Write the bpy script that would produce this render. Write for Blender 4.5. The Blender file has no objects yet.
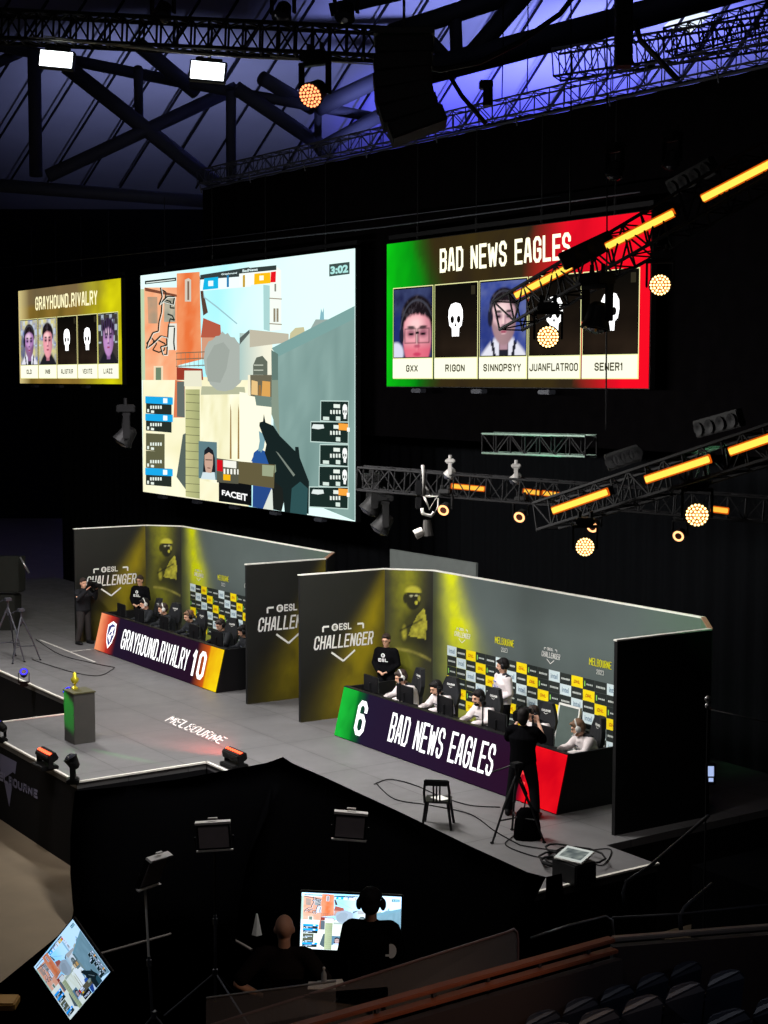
import bpy, bmesh, math, random
from mathutils import Vector as V, Matrix as M
random.seed(7)
sc = bpy.context.scene
COL = sc.collection
# ---------------------------------------------------------------- camera (metres; stage deck is z = 0, arena floor z = -1.6)
F, PITCH, ROLL, YAW, HC = 1548.4856, .0855, .0013, 2.5483, 7.0539
FW = V((math.cos(YAW)*math.cos(PITCH), math.sin(YAW)*math.cos(PITCH), -math.sin(PITCH)))
r0 = FW.cross(V((0, 0, 1))).normalized(); u0 = r0.cross(FW)
RT = r0*math.cos(ROLL)+u0*math.sin(ROLL); UP = -r0*math.sin(ROLL)+u0*math.cos(ROLL)
CP = V((0, 0, HC))
cd = bpy.data.cameras.new('camera'); cam = bpy.data.objects.new('camera', cd); COL.objects.link(cam)
cd.sensor_fit = 'VERTICAL'; cd.sensor_height = 24; cd.lens = F/1024*24; cd.clip_end = 500; cd.clip_start = .05
mt = M((RT, UP, -FW)).transposed().to_4x4(); mt.translation = CP; cam.matrix_world = mt
sc.camera = cam
sc.view_settings.view_transform = 'Standard'; sc.view_settings.look = 'None'; sc.view_settings.gamma = 1
sc.view_settings.exposure = 0; sc.view_settings.use_curve_mapping = False
sc.cycles.use_denoising = True
try: sc.cycles.denoiser = 'OPENIMAGEDENOISE'
except Exception: pass
sc.cycles.max_bounces = 5; sc.cycles.sample_clamp_indirect = 4
FLOOR = -1.6
def ray(x, y): return FW+RT*((x-384)/F)-UP*((y-512)/F)
def G(x, y, z=0.): d = ray(x, y); return CP+d*((z-HC)/d.z)
def onY(x, y, Y): d = ray(x, y); return CP+d*(Y/d.y)
def at(x, y, t): return CP+ray(x, y)*t
# ---------------------------------------------------------------- materials
def lin(c): c = c/255.; return c/12.92 if c <= .04045 else ((c+.055)/1.055)**2.4
def C(r, g, b): return (lin(r), lin(g), lin(b), 1.)
MATS = {}
def mat(name, col, rough=.6, metal=0., var=.15, scale=6., bump=0., emit=0.):
    if name in MATS: return MATS[name]
    m = bpy.data.materials.new(name); m.use_nodes = True; nt = m.node_tree; n = nt.nodes; b = n['Principled BSDF']
    tc = n.new('ShaderNodeTexCoord'); nz = n.new('ShaderNodeTexNoise'); nz.inputs['Scale'].default_value = scale
    nz.inputs['Detail'].default_value = 5
    nt.links.new(tc.outputs['Object'], nz.inputs['Vector'])
    mx = n.new('ShaderNodeMix'); mx.data_type = 'RGBA'
    mx.inputs[6].default_value = tuple(x*(1-var) for x in col[:3])+(1,); mx.inputs[7].default_value = tuple(min(1, x*(1+var)) for x in col[:3])+(1,)
    nt.links.new(nz.outputs['Fac'], mx.inputs[0]); nt.links.new(mx.outputs[2], b.inputs['Base Color'])
    b.inputs['Roughness'].default_value = rough; b.inputs['Metallic'].default_value = metal; b.inputs['Specular IOR Level'].default_value = 0. if rough >= .9 else (.5 if max(col[:3]) > .02 else .2)
    if bump:
        bp = n.new('ShaderNodeBump'); bp.inputs['Strength'].default_value = bump
        nt.links.new(nz.outputs['Fac'], bp.inputs['Height']); nt.links.new(bp.outputs['Normal'], b.inputs['Normal'])
    if emit:
        b.inputs['Emission Color'].default_value = tuple(col[:3])+(1,); b.inputs['Emission Strength'].default_value = emit
    MATS[name] = m; return m
def glow(name, col, s):
    if name in MATS: return MATS[name]
    m = bpy.data.materials.new(name); m.use_nodes = True; nt = m.node_tree; nt.nodes.clear()
    o = nt.nodes.new('ShaderNodeOutputMaterial'); e = nt.nodes.new('ShaderNodeEmission')
    e.inputs[0].default_value = tuple(col[:3])+(1,); e.inputs[1].default_value = s; nt.links.new(e.outputs[0], o.inputs[0])
    MATS[name] = m; return m
def led_mat(name, s, tint=None):          # a screen: each patch of colour gives off its own light
    if name in MATS: return MATS[name]
    m = bpy.data.materials.new(name); m.use_nodes = True; nt = m.node_tree; nt.nodes.clear()
    o = nt.nodes.new('ShaderNodeOutputMaterial'); e = nt.nodes.new('ShaderNodeEmission'); a = nt.nodes.new('ShaderNodeAttribute')
    a.attribute_name = 'Col'; nt.links.new(a.outputs['Color'], e.inputs[0]); e.inputs[1].default_value = s
    if tint:
        mx = nt.nodes.new('ShaderNodeMix'); mx.data_type = 'RGBA'; mx.blend_type = 'MULTIPLY'; mx.inputs[0].default_value = 1; mx.inputs[7].default_value = tuple(tint)+(1,)
        nt.links.new(a.outputs['Color'], mx.inputs[6]); nt.links.new(mx.outputs[2], e.inputs[0])
    nt.links.new(e.outputs[0], o.inputs[0]); MATS[name] = m; return m
def print_mat(name, rough=.55):
    if name in MATS: return MATS[name]
    m = bpy.data.materials.new(name); m.use_nodes = True; nt = m.node_tree; b = nt.nodes['Principled BSDF']
    a = nt.nodes.new('ShaderNodeAttribute'); a.attribute_name = 'Col'; nt.links.new(a.outputs['Color'], b.inputs['Base Color'])
    b.inputs['Roughness'].default_value = rough; b.inputs['Specular IOR Level'].default_value = .25
    MATS[name] = m; return m
BLACK = mat('black_paint', C(14, 14, 16), .55)
CLOTH = mat('black_drape_cloth', C(5, 5, 6), .95, scale=30)
STEEL = mat('dark_steel', C(62, 64, 72), .5, .3)
ALU = mat('bare_aluminium', C(150, 150, 152), .35, .8)
RUB = mat('black_rubber', C(14, 14, 15), .8)
PLAST = mat('black_plastic', C(20, 20, 22), .4)
WHITEP = mat('white_plastic', C(215, 215, 210), .5)
PAPER = mat('white_paper', C(225, 225, 220), .8)
# ---------------------------------------------------------------- object helpers
def tagp(o, label=None, cat=None, group=None, kind=None):
    if label: o['label'] = label
    if cat: o['category'] = cat
    if group: o['group'] = group
    if kind: o['kind'] = kind
    return o
def empty(name, loc, label=None, cat=None, group=None, rz=0., kind=None):
    o = bpy.data.objects.new(name, None); COL.objects.link(o); o.location = loc; o.rotation_euler = (0, 0, rz); o.empty_display_size = .1
    return tagp(o, label, cat, group, kind)
def link(name, me, m=None, parent=None, world=False):
    o = bpy.data.objects.new(name, me); COL.objects.link(o)
    if m is not None and not me.materials: me.materials.append(m)
    if parent is not None:
        o.parent = parent
        if world:      # mesh given in world coordinates: bring it into the parent's frame
            chain = M.Identity(4); q = parent
            while q is not None: chain = (q.matrix_basis @ chain); q = q.parent
            o.data.transform(chain.inverted())
    return o
def from_bm(name, bm, m=None, parent=None, world=False, smooth=False):
    me = bpy.data.meshes.new(name); bm.to_mesh(me); bm.free()
    if smooth:
        for p in me.polygons: p.use_smooth = True
    return link(name, me, m, parent, world)
def frame_of(d):
    d = V(d).normalized(); a = V((0, 0, 1)) if abs(d.z) < .95 else V((1, 0, 0))
    x = d.cross(a).normalized(); y = x.cross(d).normalized(); return x, y
def tube(bm, a, b, r, r2=None, n=6, cap=True):
    a = V(a); b = V(b); r2 = r if r2 is None else r2; x, y = frame_of(b-a); A = []; B = []
    for i in range(n):
        t = 2*math.pi*(i+.5)/n; q = x*math.cos(t)+y*math.sin(t); A.append(bm.verts.new(a+q*r)); B.append(bm.verts.new(b+q*r2))
    for i in range(n): bm.faces.new((A[i], A[(i+1) % n], B[(i+1) % n], B[i]))
    if cap: bm.faces.new(A[::-1]); bm.faces.new(B)
def path(bm, pts, r, n=6):
    pts = [V(p) for p in pts]; rings = []
    for i, p in enumerate(pts):
        d = pts[min(i+1, len(pts)-1)]-pts[max(i-1, 0)]; x, y = frame_of(d)
        rings.append([bm.verts.new(p+(x*math.cos(2*math.pi*k/n)+y*math.sin(2*math.pi*k/n))*r) for k in range(n)])
    for A, B in zip(rings, rings[1:]):
        for i in range(n): bm.faces.new((A[i], A[(i+1) % n], B[(i+1) % n], B[i]))
    bm.faces.new(rings[0][::-1]); bm.faces.new(rings[-1])
def box(bm, c, s, ax=None, bev=0.):
    """box of size s centred at c; ax: three unit axes"""
    c = V(c); X, Y, Z = [V(a) for a in (ax or ((1, 0, 0), (0, 1, 0), (0, 0, 1)))]
    vs = [bm.verts.new(c+X*(s[0]*i/2)+Y*(s[1]*j/2)+Z*(s[2]*k/2)) for i in (-1, 1) for j in (-1, 1) for k in (-1, 1)]
    fs = [bm.faces.new([vs[i] for i in f]) for f in ((0, 1, 3, 2), (4, 6, 7, 5), (0, 4, 5, 1), (2, 3, 7, 6), (0, 2, 6, 4), (1, 5, 7, 3))]
    if bev:
        es = list({e for f in fs for e in f.edges}); bmesh.ops.bevel(bm, geom=es, offset=bev, segments=2, affect='EDGES', clamp_overlap=True)
def lathe(bm, prof, n=20, ax=None, o=(0, 0, 0), sx=1., sy=1.):
    """prof: (radius, height) along the third axis"""
    X, Y, Z = [V(a) for a in (ax or ((1, 0, 0), (0, 1, 0), (0, 0, 1)))]; o = V(o); rings = []
    for r, h in prof:
        rings.append([bm.verts.new(o+(X*math.cos(2*math.pi*k/n)*sx+Y*math.sin(2*math.pi*k/n)*sy)*max(r, 1e-4)+Z*h) for k in range(n)])
    for A, B in zip(rings, rings[1:]):
        for i in range(n): bm.faces.new((A[i], A[(i+1) % n], B[(i+1) % n], B[i]))
    bm.faces.new(rings[0][::-1]); bm.faces.new(rings[-1])
def BM(): return bmesh.new()
def axes(d, up=(0, 0, 1)):
    """axes with Z along d"""
    z = V(d).normalized(); x = V(up).cross(z)
    if x.length < 1e-3: x = V((1, 0, 0))
    x.normalize(); return x, z.cross(x), z
def copy_tree(o, parent=None):
    c = o.copy(); COL.objects.link(c); c.parent = parent
    for ch in list(o.children): copy_tree(ch, c)
    return c
# ---------------------------------------------------------------- flat graphics: screens, prints, lettering
TXT = {}
def text_geo(s, bold=.03):
    k = (s, bold)
    if k in TXT: return TXT[k]
    cu = bpy.data.curves.new('t', 'FONT'); cu.body = s; cu.offset = bold; cu.resolution_u = 3
    o = bpy.data.objects.new('t', cu); COL.objects.link(o)
    me = bpy.data.meshes.new_from_object(o.evaluated_get(bpy.context.evaluated_depsgraph_get()))
    vs = [(v.co.x, v.co.y) for v in me.vertices]; fs = [tuple(p.vertices) for p in me.polygons]
    bpy.data.objects.remove(o); bpy.data.curves.remove(cu); bpy.data.meshes.remove(me)
    x0 = min(v[0] for v in vs); x1 = max(v[0] for v in vs); y0 = min(v[1] for v in vs); y1 = max(v[1] for v in vs)
    vs = [((x-x0)/(x1-x0), (y-y0)/(y1-y0)) for x, y in vs]
    TXT[k] = (vs, fs, (x1-x0)/(y1-y0)); return TXT[k]
# condensed block capitals: each stroke list lives in a 1 x 1 cell
_o = [(0, .14), (0, .86), (.28, 1), (.72, 1), (1, .86), (1, .14), (.72, 0), (.28, 0), (0, .14)]
GLY = {'A': [[(0, 0), (.32, 1), (.68, 1), (1, 0)], [(.16, .3), (.84, .3)]], 'B': [[(0, 0), (0, 1), (.75, 1), (1, .86), (1, .64), (.8, .52), (1, .4), (1, .14), (.75, 0), (0, 0)], [(0, .52), (.8, .52)]],
 'C': [[(1, .68), (1, .86), (.72, 1), (.28, 1), (0, .86), (0, .14), (.28, 0), (.72, 0), (1, .14), (1, .32)]], 'D': [[(0, 0), (0, 1), (.7, 1), (1, .84), (1, .16), (.7, 0), (0, 0)]],
 'E': [[(1, 1), (0, 1), (0, 0), (1, 0)], [(0, .52), (.85, .52)]], 'F': [[(1, 1), (0, 1), (0, 0)], [(0, .52), (.85, .52)]], 'G': [[(1, .7), (1, .86), (.72, 1), (.28, 1), (0, .86), (0, .14), (.28, 0), (.72, 0), (1, .14), (1, .48), (.55, .48)]],
 'H': [[(0, 0), (0, 1)], [(1, 0), (1, 1)], [(0, .52), (1, .52)]], 'I': [[(.5, 0), (.5, 1)]], 'J': [[(1, 1), (1, .14), (.72, 0), (.28, 0), (0, .14), (0, .3)]], 'K': [[(0, 0), (0, 1)], [(1, 1), (.1, .48), (1, 0)]],
 'L': [[(0, 1), (0, 0), (1, 0)]], 'M': [[(0, 0), (0, 1), (.5, .35), (1, 1), (1, 0)]], 'N': [[(0, 0), (0, 1), (1, 0), (1, 1)]], 'O': [_o], 'P': [[(0, 0), (0, 1), (.75, 1), (1, .86), (1, .6), (.75, .46), (0, .46)]],
 'R': [[(0, 0), (0, 1), (.75, 1), (1, .86), (1, .62), (.75, .48), (0, .48)], [(.6, .48), (1, 0)]], 'S': [[(1, .72), (1, .86), (.72, 1), (.28, 1), (0, .86), (0, .66), (.2, .54), (.8, .46), (1, .34), (1, .14), (.72, 0), (.28, 0), (0, .14), (0, .28)]],
 'T': [[(0, 1), (1, 1)], [(.5, 1), (.5, 0)]], 'U': [[(0, 1), (0, .14), (.28, 0), (.72, 0), (1, .14), (1, 1)]], 'V': [[(0, 1), (.5, 0), (1, 1)]], 'W': [[(0, 1), (.22, 0), (.5, .8), (.78, 0), (1, 1)]],
 'X': [[(0, 0), (1, 1)], [(0, 1), (1, 0)]], 'Y': [[(0, 1), (.5, .48), (1, 1)], [(.5, .48), (.5, 0)]], 'Z': [[(0, 1), (1, 1), (0, 0), (1, 0)]], '.': [[(.5, 0), (.5, .06)]],
 '0': [_o], '1': [[(.0, .78), (.5, 1), (.5, 0)]], '2': [[(0, .72), (0, .86), (.28, 1), (.72, 1), (1, .86), (1, .64), (0, .1), (0, 0), (1, 0)]], '3': [[(0, .86), (.28, 1), (.72, 1), (1, .86), (1, .64), (.7, .52), (1, .4), (1, .14), (.72, 0), (.28, 0), (0, .14)]],
 '6': [[(1, .74), (1, .86), (.72, 1), (.28, 1), (0, .86), (0, .14), (.28, 0), (.72, 0), (1, .14), (1, .42), (.72, .56), (.28, .56), (0, .44)]]}
ADV = {'M': 1.35, 'W': 1.45, '.': .32, 'I': .3, ' ': .55, '1': .6}
def mixc(a, b, t): t = max(0, min(1, t)); return tuple(a[i]*(1-t)+b[i]*t for i in range(3))+(1.,)
class Canvas:
    """flat graphics on one plane; (u, v) in metres along U and W from the origin, or px() from a second corner system"""
    def __init__(s, o, U, W, N, step=.003, S=1.):
        s.o, s.U, s.W, s.N, s.step, s.S = V(o), V(U), V(W), V(N), step, S; s.k = 1; s.vs = []; s.fs = []; s.cs = []; s.conv = None
    def up(s): s.k += 1
    def P(s, u, v):
        if s.conv: u, v = s.conv(u, v)
        return s.o+s.U*u+s.W*v+s.N*(s.k*s.step)
    def poly(s, pts, col):
        i = len(s.vs); s.vs += [s.P(*p) for p in pts]; s.fs.append(tuple(range(i, i+len(pts))))
        s.cs += ((col*8)[:len(pts)] if isinstance(col, list) else [col]*len(pts))
    def rect(s, u0, v0, u1, v1, col): s.poly([(u0, v0), (u1, v0), (u1, v1), (u0, v1)], col)
    def line(s, a, b, w, col):
        d = (b[0]-a[0], b[1]-a[1]); l = math.hypot(*d) or 1; n = (-d[1]/l*w/2, d[0]/l*w/2)
        s.poly([(a[0]+n[0], a[1]+n[1]), (b[0]+n[0], b[1]+n[1]), (b[0]-n[0], b[1]-n[1]), (a[0]-n[0], a[1]-n[1])], col)
    def ell(s, cu, cv, ru, rv, col, n=20, a0=0., a1=2*math.pi, rot=0.):
        pts = []
        for i in range(n):
            t = a0+(a1-a0)*i/(n if a1-a0 > 6.28 else n-1); x, y = ru*math.cos(t), rv*math.sin(t)
            pts.append((cu+x*math.cos(rot)-y*math.sin(rot), cv+x*math.sin(rot)+y*math.cos(rot)))
        s.poly(pts, col)
    def grid(s, q, nx, ny, fn):
        """q: four corners bl, br, tr, tl; fn(a, b) -> colour"""
        B = lambda a, b: tuple((q[0][i]*(1-a)+q[1][i]*a)*(1-b)+(q[3][i]*(1-a)+q[2][i]*a)*b for i in (0, 1))
        for i in range(nx):
            for j in range(ny):
                ab = [(i/nx, j/ny), ((i+1)/nx, j/ny), ((i+1)/nx, (j+1)/ny), (i/nx, (j+1)/ny)]
                s.poly([B(*p) for p in ab], [fn(*p) for p in ab])
    def text(s, t, q, col, bold=.03, slant=0.):
        if len(q) == 4 and not isinstance(q[0], (tuple, list)): a, b, c, d = q; q = [(a, b), (c, b), (c, d), (a, d)]
        vs, fs, _ = text_geo(t, bold); i = len(s.vs)
        for a, b in vs:
            a = a+slant*b
            s.vs.append(s.P(*[(q[0][k]*(1-a)+q[1][k]*a)*(1-b)+(q[3][k]*(1-a)+q[2][k]*a)*b for k in (0, 1)]))
        s.fs += [tuple(i+j for j in f) for f in fs]; s.cs += [col]*len(vs)
    def block(s, t, box_, col, th=.26, asp=.36, slant=0.):
        """condensed capitals filling box_ = (u0, v0, u1, v1) or four corners; th = stroke as a share of one letter's width"""
        if not isinstance(box_[0], (tuple, list)): a, b, c, d = box_; box_ = [(a, b), (c, b), (c, d), (a, d)]
        gap = .24+th; x = 0; lay = []
        for ch in t:
            w = ADV.get(ch, 1.); lay.append((ch, x, w)); x += w+gap
        tot = x-gap+th
        B = lambda a, b: tuple((box_[0][k]*(1-a)+box_[1][k]*a)*(1-b)+(box_[3][k]*(1-a)+box_[2][k]*a)*b for k in (0, 1))
        wid = math.dist(box_[0], box_[1]); hei = math.dist(box_[0], box_[3]); ux = wid/tot; tv = th*ux/hei      # stroke thickness in v units
        for ch, x0, w in lay:
            for st in GLY.get(ch, []):
                pts = [((x0+th/2+(.5 if ch in 'I.' and w < .5 else px)*w*(0 if ch in 'I.' else 1)+(w/2 if ch in 'I.' else 0))*ux, (tv/2+py*(1-tv))*hei) for px, py in st]
                for i, (p, q) in enumerate(zip(pts, pts[1:])):
                    d = (q[0]-p[0], q[1]-p[1]); l = math.hypot(*d) or 1e-6; e = th*ux*.5; dx, dy = d[0]/l, d[1]/l
                    diag = abs(dx) > .15 and abs(dy) > .15
                    e0 = e*(.42 if diag or len(pts) > 2 and 0 < i else .42 if len(pts) > 3 else 1); e0 = e*.45 if len(pts) > 2 or diag else e*.9
                    if len(pts) == 2 and not diag: e0 = e if ch != 'A' and abs(dy) > .5 else 0
                    if ch in 'BDEFLTZPR2' and not diag: e0 = e
                    if (ch in 'AVWYXKM' and diag): e0 = e*.6
                    nx, ny = -dy*e, dx*e; a0 = (p[0]-dx*e0, p[1]-dy*e0); a1 = (q[0]+dx*e0, q[1]+dy*e0)
                    quad = [(a0[0]+nx, a0[1]+ny), (a1[0]+nx, a1[1]+ny), (a1[0]-nx, a1[1]-ny), (a0[0]-nx, a0[1]-ny)]
                    s.poly([B(max(0, qx/wid)+slant*(qy/hei), max(0, min(1, qy/hei))) for qx, qy in quad], col)
    def build(s, name, m, parent=None, world=True):
        me = bpy.data.meshes.new(name); me.from_pydata(s.vs, [], s.fs)
        at_ = me.color_attributes.new('Col', 'FLOAT_COLOR', 'POINT')
        flat = []
        for c in s.cs: flat += list(c[:3])+[1.]
        at_.data.foreach_set('color', flat)
        # make all faces look along N
        bm = bmesh.new(); bm.from_mesh(me)
        for f in bm.faces:
            if f.normal.dot(s.N) < 0: f.normal_flip()
        bm.to_mesh(me); bm.free()
        return link(name, me, m, parent, world)
_h = {}
def noise(x, y, seed=0):
    def hh(i, j):
        k = (i, j, seed)
        if k not in _h: _h[k] = random.Random(i*7919+j*104729+seed*31).random()
        return _h[k]
    i, j = math.floor(x), math.floor(y); a, b = x-i, y-j; a = a*a*(3-2*a); b = b*b*(3-2*b)
    return (hh(i, j)*(1-a)+hh(i+1, j)*a)*(1-b)+(hh(i, j+1)*(1-a)+hh(i+1, j+1)*a)*b
def soft(x, y, cx, cy, rx, ry, edge=.25):
    """1 inside an ellipse, falling to 0 across its rim"""
    d = math.sqrt(((x-cx)/rx)**2+((y-cy)/ry)**2); return max(0., min(1., (1+edge/2-d)/edge))
def fbm(x, y, s=0): return noise(x, y, s)*.55+noise(2*x, 2*y, s+1)*.28+noise(4*x, 4*y, s+2)*.17
# ================================================================ SETTING
def plane_obj(name, pts, m, kind='structure', parent=None):
    me = bpy.data.meshes.new(name); me.from_pydata([V(p) for p in pts], [], [tuple(range(len(pts)))]); o = link(name, me, m, parent)
    if kind and parent is None: o['kind'] = kind
    return o
FLM = mat('brown_concrete', C(120, 106, 86), .8, scale=1.5, var=.2)
def slab(name, x0, x1, y0, y1, z0, z1, m, kind=None, parent=None):
    b = BM(); box(b, ((x0+x1)/2, (y0+y1)/2, (z0+z1)/2), (x1-x0, y1-y0, z1-z0)); o = from_bm(name, b, m, parent)
    if kind: o['kind'] = kind
    return o
slab('floor', -110, 12, -8, 100, FLOOR-.2, FLOOR, FLM, 'structure')
# black pleated drape hung behind the whole stage
def drape(name, pts, z0, z1, m, parent=None, amp=.06, pitch=.35, ztop=None):
    bm = BM(); rows = []
    for (a, b) in zip(pts, pts[1:]):
        a = V(a); b = V(b); L = (b-a).length; n = max(2, int(L/pitch*6)); d = (b-a)/L; nn = V((-d.y, d.x, 0))
        for i in range(n+1):
            s = L*i/n; off = amp*math.sin(2*math.pi*s/pitch+.7*math.sin(s*1.3))
            p = a+d*s+nn*off; rows.append((bm.verts.new((p.x, p.y, z0)), bm.verts.new((p.x, p.y, z1))))
    for A, B in zip(rows, rows[1:]): bm.faces.new((A[0], B[0], B[1], A[1]))
    return from_bm(name, bm, m, parent, smooth=True)
CURT = mat('black_stage_curtain', C(16, 17, 19), .9, scale=12, var=.25)
drape('wall_back', [(-60, 24.5, 0), (-2, 24.5, 0)], FLOOR, 7.2, CURT, amp=.07, pitch=.55)['kind'] = 'structure'
# tall flat masking above and behind the screens
MASK = mat('black_masking_cloth', C(7, 6, 7), .95, scale=3, var=.4)
mk = empty('masking_cloth', (-20, 22.2, 6.5), 'wide black masking cloth hung behind the three screens', 'masking cloth')
b = BM(); n = 120; rows = []
xl = onY(203, 185, 22.2).x
for i in range(n+1):
    x = xl+(3-xl)*i/n; o_ = .03*math.sin(x*5)
    rows.append([bm_ for bm_ in (b.verts.new((x, 22.2+o_, 5.6)), b.verts.new((x, 22.2+o_, 12.8)))])
for A, B in zip(rows, rows[1:]): b.faces.new((A[0], B[0], B[1], A[1]))
from_bm('cloth', b, MASK, mk, world=True, smooth=True)
b = BM()
for i in range(0, n, 8): tube(b, (xl+(3-xl)*i/n, 22.15, 12.7), (xl+(3-xl)*i/n, 22.1, 12.95), .02)
tube(b, (xl, 22.15, 12.82), (3, 22.15, 12.82), .03)
from_bm('top_pipe', b, STEEL, mk, world=True)
# dark upper tier / side walls far away
DARK = mat('dark_arena_wall', C(18, 18, 22), .9, scale=.4, var=.4)
FH = V((math.cos(YAW), math.sin(YAW), 0)); RH = V((-FH.y, FH.x, 0))*-1
def loc(t, s, z): return V((0, 0, 0))+FH*t+RH*s+V((0, 0, z))
plane_obj('wall_far', [loc(96, -75, FLOOR), loc(96, 70, FLOOR), loc(96, 70, 17.4), loc(96, -75, 17.4)], DARK)
# ---- roof: pale cloth-like panels sloping down to the far side, lit blue and violet by uplights
ROOFM = mat('pale_roof_panel', C(150, 152, 168), .8, scale=.12, var=.35)
plane_obj('ceiling', [loc(30, -60, 25.5), loc(30, 60, 25.5), loc(96, 70, 17.4), loc(96, -75, 17.4)], ROOFM)
RPLANE = lambda x, y, off=0.: None
def on_roof(x, y, off=0.):
    d = ray(x, y); a = loc(30, 0, 25.5); n_ = (loc(30, 1, 25.5)-a).cross(loc(96, 0, 17.4)-a).normalized()
    if n_.z > 0: n_ = -n_
    a = a+n_*off
    return CP+d*((a-CP).dot(n_)/d.dot(n_))
SEAM = mat('roof_seam_cable', C(8, 8, 14), .8)
seams = BM()
for x in range(-260, 1000, 38):
    p = on_roof(x, 220, .3) if False else None
    a = on_roof(x, 188, .4); c = on_roof(x+118, 0, .4)
    tube(seams, a, c, .06, n=4)
tr = from_bm('trim_1', seams, SEAM); tr['kind'] = 'structure'
# a bright lamp-lit hatch high on the roof
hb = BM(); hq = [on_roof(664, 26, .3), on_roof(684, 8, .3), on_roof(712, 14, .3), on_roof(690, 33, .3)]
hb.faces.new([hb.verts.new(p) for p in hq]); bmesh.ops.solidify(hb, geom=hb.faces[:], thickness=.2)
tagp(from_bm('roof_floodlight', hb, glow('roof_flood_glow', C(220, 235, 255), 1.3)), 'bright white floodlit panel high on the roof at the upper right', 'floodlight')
# ---- big roof steelwork: each member is a round tube
RST = mat('dark_roof_steel', C(62, 64, 80), .7, .0, scale=2)
RST2 = mat('black_roof_steel', C(6, 6, 9), .8, .0, scale=2)
def member(par, name, p, q, r, m):
    b = BM(); tube(b, p, q, r, n=12); return from_bm(name, b, m, par, world=True, smooth=True)
rt = empty('roof_truss', at(200, 110, 60), 'grey tubular steel roof truss with crossing diagonals behind the two floodlights', 'roof truss')
T = 58
for nm, a, c, r in (('chord', (-30, 40), (190, 84), .22), ('chord', (190, 84), (400, 122), .2), ('chord', (-20, 184), (240, 204), .25),
                    ('diagonal', (66, 66), (218, 186), .3), ('diagonal', (48, 176), (236, 88), .26), ('diagonal', (236, 88), (330, 152), .28),
                    ('diagonal', (318, 150), (400, 104), .26), ('diagonal', (138, 44), (196, 92), .3), ('diagonal', (262, 78), (312, 108), .28),
                    ('diagonal', (-10, 66), (30, 48), .2), ('diagonal', (318, 108), (420, 60), .32),
                    ('post', (34, 50), (36, 176), .26), ('post', (138, 68), (139, 122), .18), ('post', (231, 90), (231, 182), .2), ('post', (318, 100), (318, 150), .15)):
    member(rt, nm, at(*a, T), at(*c, T+2), r, RST)
rt = empty('roof_truss', at(520, 50, 50), 'black steel roof truss crossing the blue-lit roof at the upper right', 'roof truss')
T = 48
for nm, a, c, r in (('chord', (392, 80), (615, 22), .42), ('chord', (615, 22), (760, -18), .42), ('chord', (390, 34), (520, -8), .3),
                    ('post', (455, 8), (457, 66), .2), ('diagonal', (462, 66), (530, -12), .3), ('diagonal', (420, 30), (450, 62), .2), ('diagonal', (330, 10), (400, -6), .2)):
    member(rt, nm, at(*a, T), at(*c, T), r, RST2)
# ================================================================ lattice trusses
def truss(name, A, B, w, bays, m, label, cat='lighting truss', r=.025, group=None, h=None, tri=False, up=(0, 0, 1), m2=None):
    A = V(A); B = V(B); h = h or w; t = empty(name, A, label, cat, group); d = (B-A).normalized()
    side = d.cross(V(up)).normalized(); upv = side.cross(d)
    cs = [side*(w/2)+upv*(h/2), side*(-w/2)+upv*(h/2), side*(-w/2)-upv*(h/2), side*(w/2)-upv*(h/2)]
    if tri: cs = [upv*(h/2), side*(-w/2)-upv*(h/2), side*(w/2)-upv*(h/2)]
    for c in cs:
        b = BM(); tube(b, A+c, B+c, r); from_bm('chord', b, m, t, world=True)
    b = BM(); k = len(cs)
    for i in range(bays):
        p, q = A.lerp(B, i/bays), A.lerp(B, (i+1)/bays)
        for j in range(k):
            c0, c1 = cs[j], cs[(j+1) % k]
            tube(b, p+c0, q+c1, r*.55, n=4) if i % 2 else tube(b, p+c1, q+c0, r*.55, n=4)
            tube(b, p+c0, p+c1, r*.55, n=4)
    for j in range(k): tube(b, B+cs[j], B+cs[(j+1) % k], r*.55, n=4)
    from_bm('bracing', b, m2 or m, t, world=True)
    return t
TR = mat('truss_grey', C(74, 76, 84), .45, .5); TRD = mat('truss_black', C(11, 11, 13), .75); TRB = mat('truss_blue_grey', C(70, 74, 110), .45, .3)
# top left front truss with two floodlights
truss('lighting_truss', at(-12, 26, 24), at(432, 47, 24), .42, 26, TRD, 'black lattice lighting truss across the top left carrying two white floodlights', r=.035)
for k_, (x0, y0, x1, y1) in enumerate(((28, 37, 130, 45), (44, 36, 210, 56), (130, 46, 250, 58), (200, 54, 300, 60), (270, 56, 400, 66))):
    b = BM(); path(b, [at(x0, y0, 23.7), at((x0+x1)/2, (y0+y1)/2+1, 23.7), at(x1, y1, 23.7)], .012); tagp(from_bm('rigging_cable_or_glint', b, mat('pale_highlight', C(190, 190, 170), .3, .5), smooth=True), '%s of five pale rods added as highlights along the bottom of the top truss' % ('first', 'second', 'third', 'fourth', 'fifth')[k_], 'cable')  # pale rods added as highlights on the floodlit bottom chord
# trusses over the masking edge
Yd = 22.1
truss('rigging_truss', onY(203, 185, Yd)+V((0, 0, .22)), onY(790, 57.5, Yd)+V((0, 0, .22)), .4, 46, TR, 'long grey lattice truss lying along the top edge of the masking cloth', 'rigging truss', r=.022)
truss('rigging_truss', at(556, 65, 36), at(800, 28, 34), .62, 18, TR, 'grey lattice truss with an open end hanging above the masking edge', 'rigging truss', r=.03)
truss('rigging_truss', at(669, 42, 40), at(800, 8, 38), .6, 10, TR, 'short grey lattice truss below the bright roof floodlight', 'rigging truss', r=.03)
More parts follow.
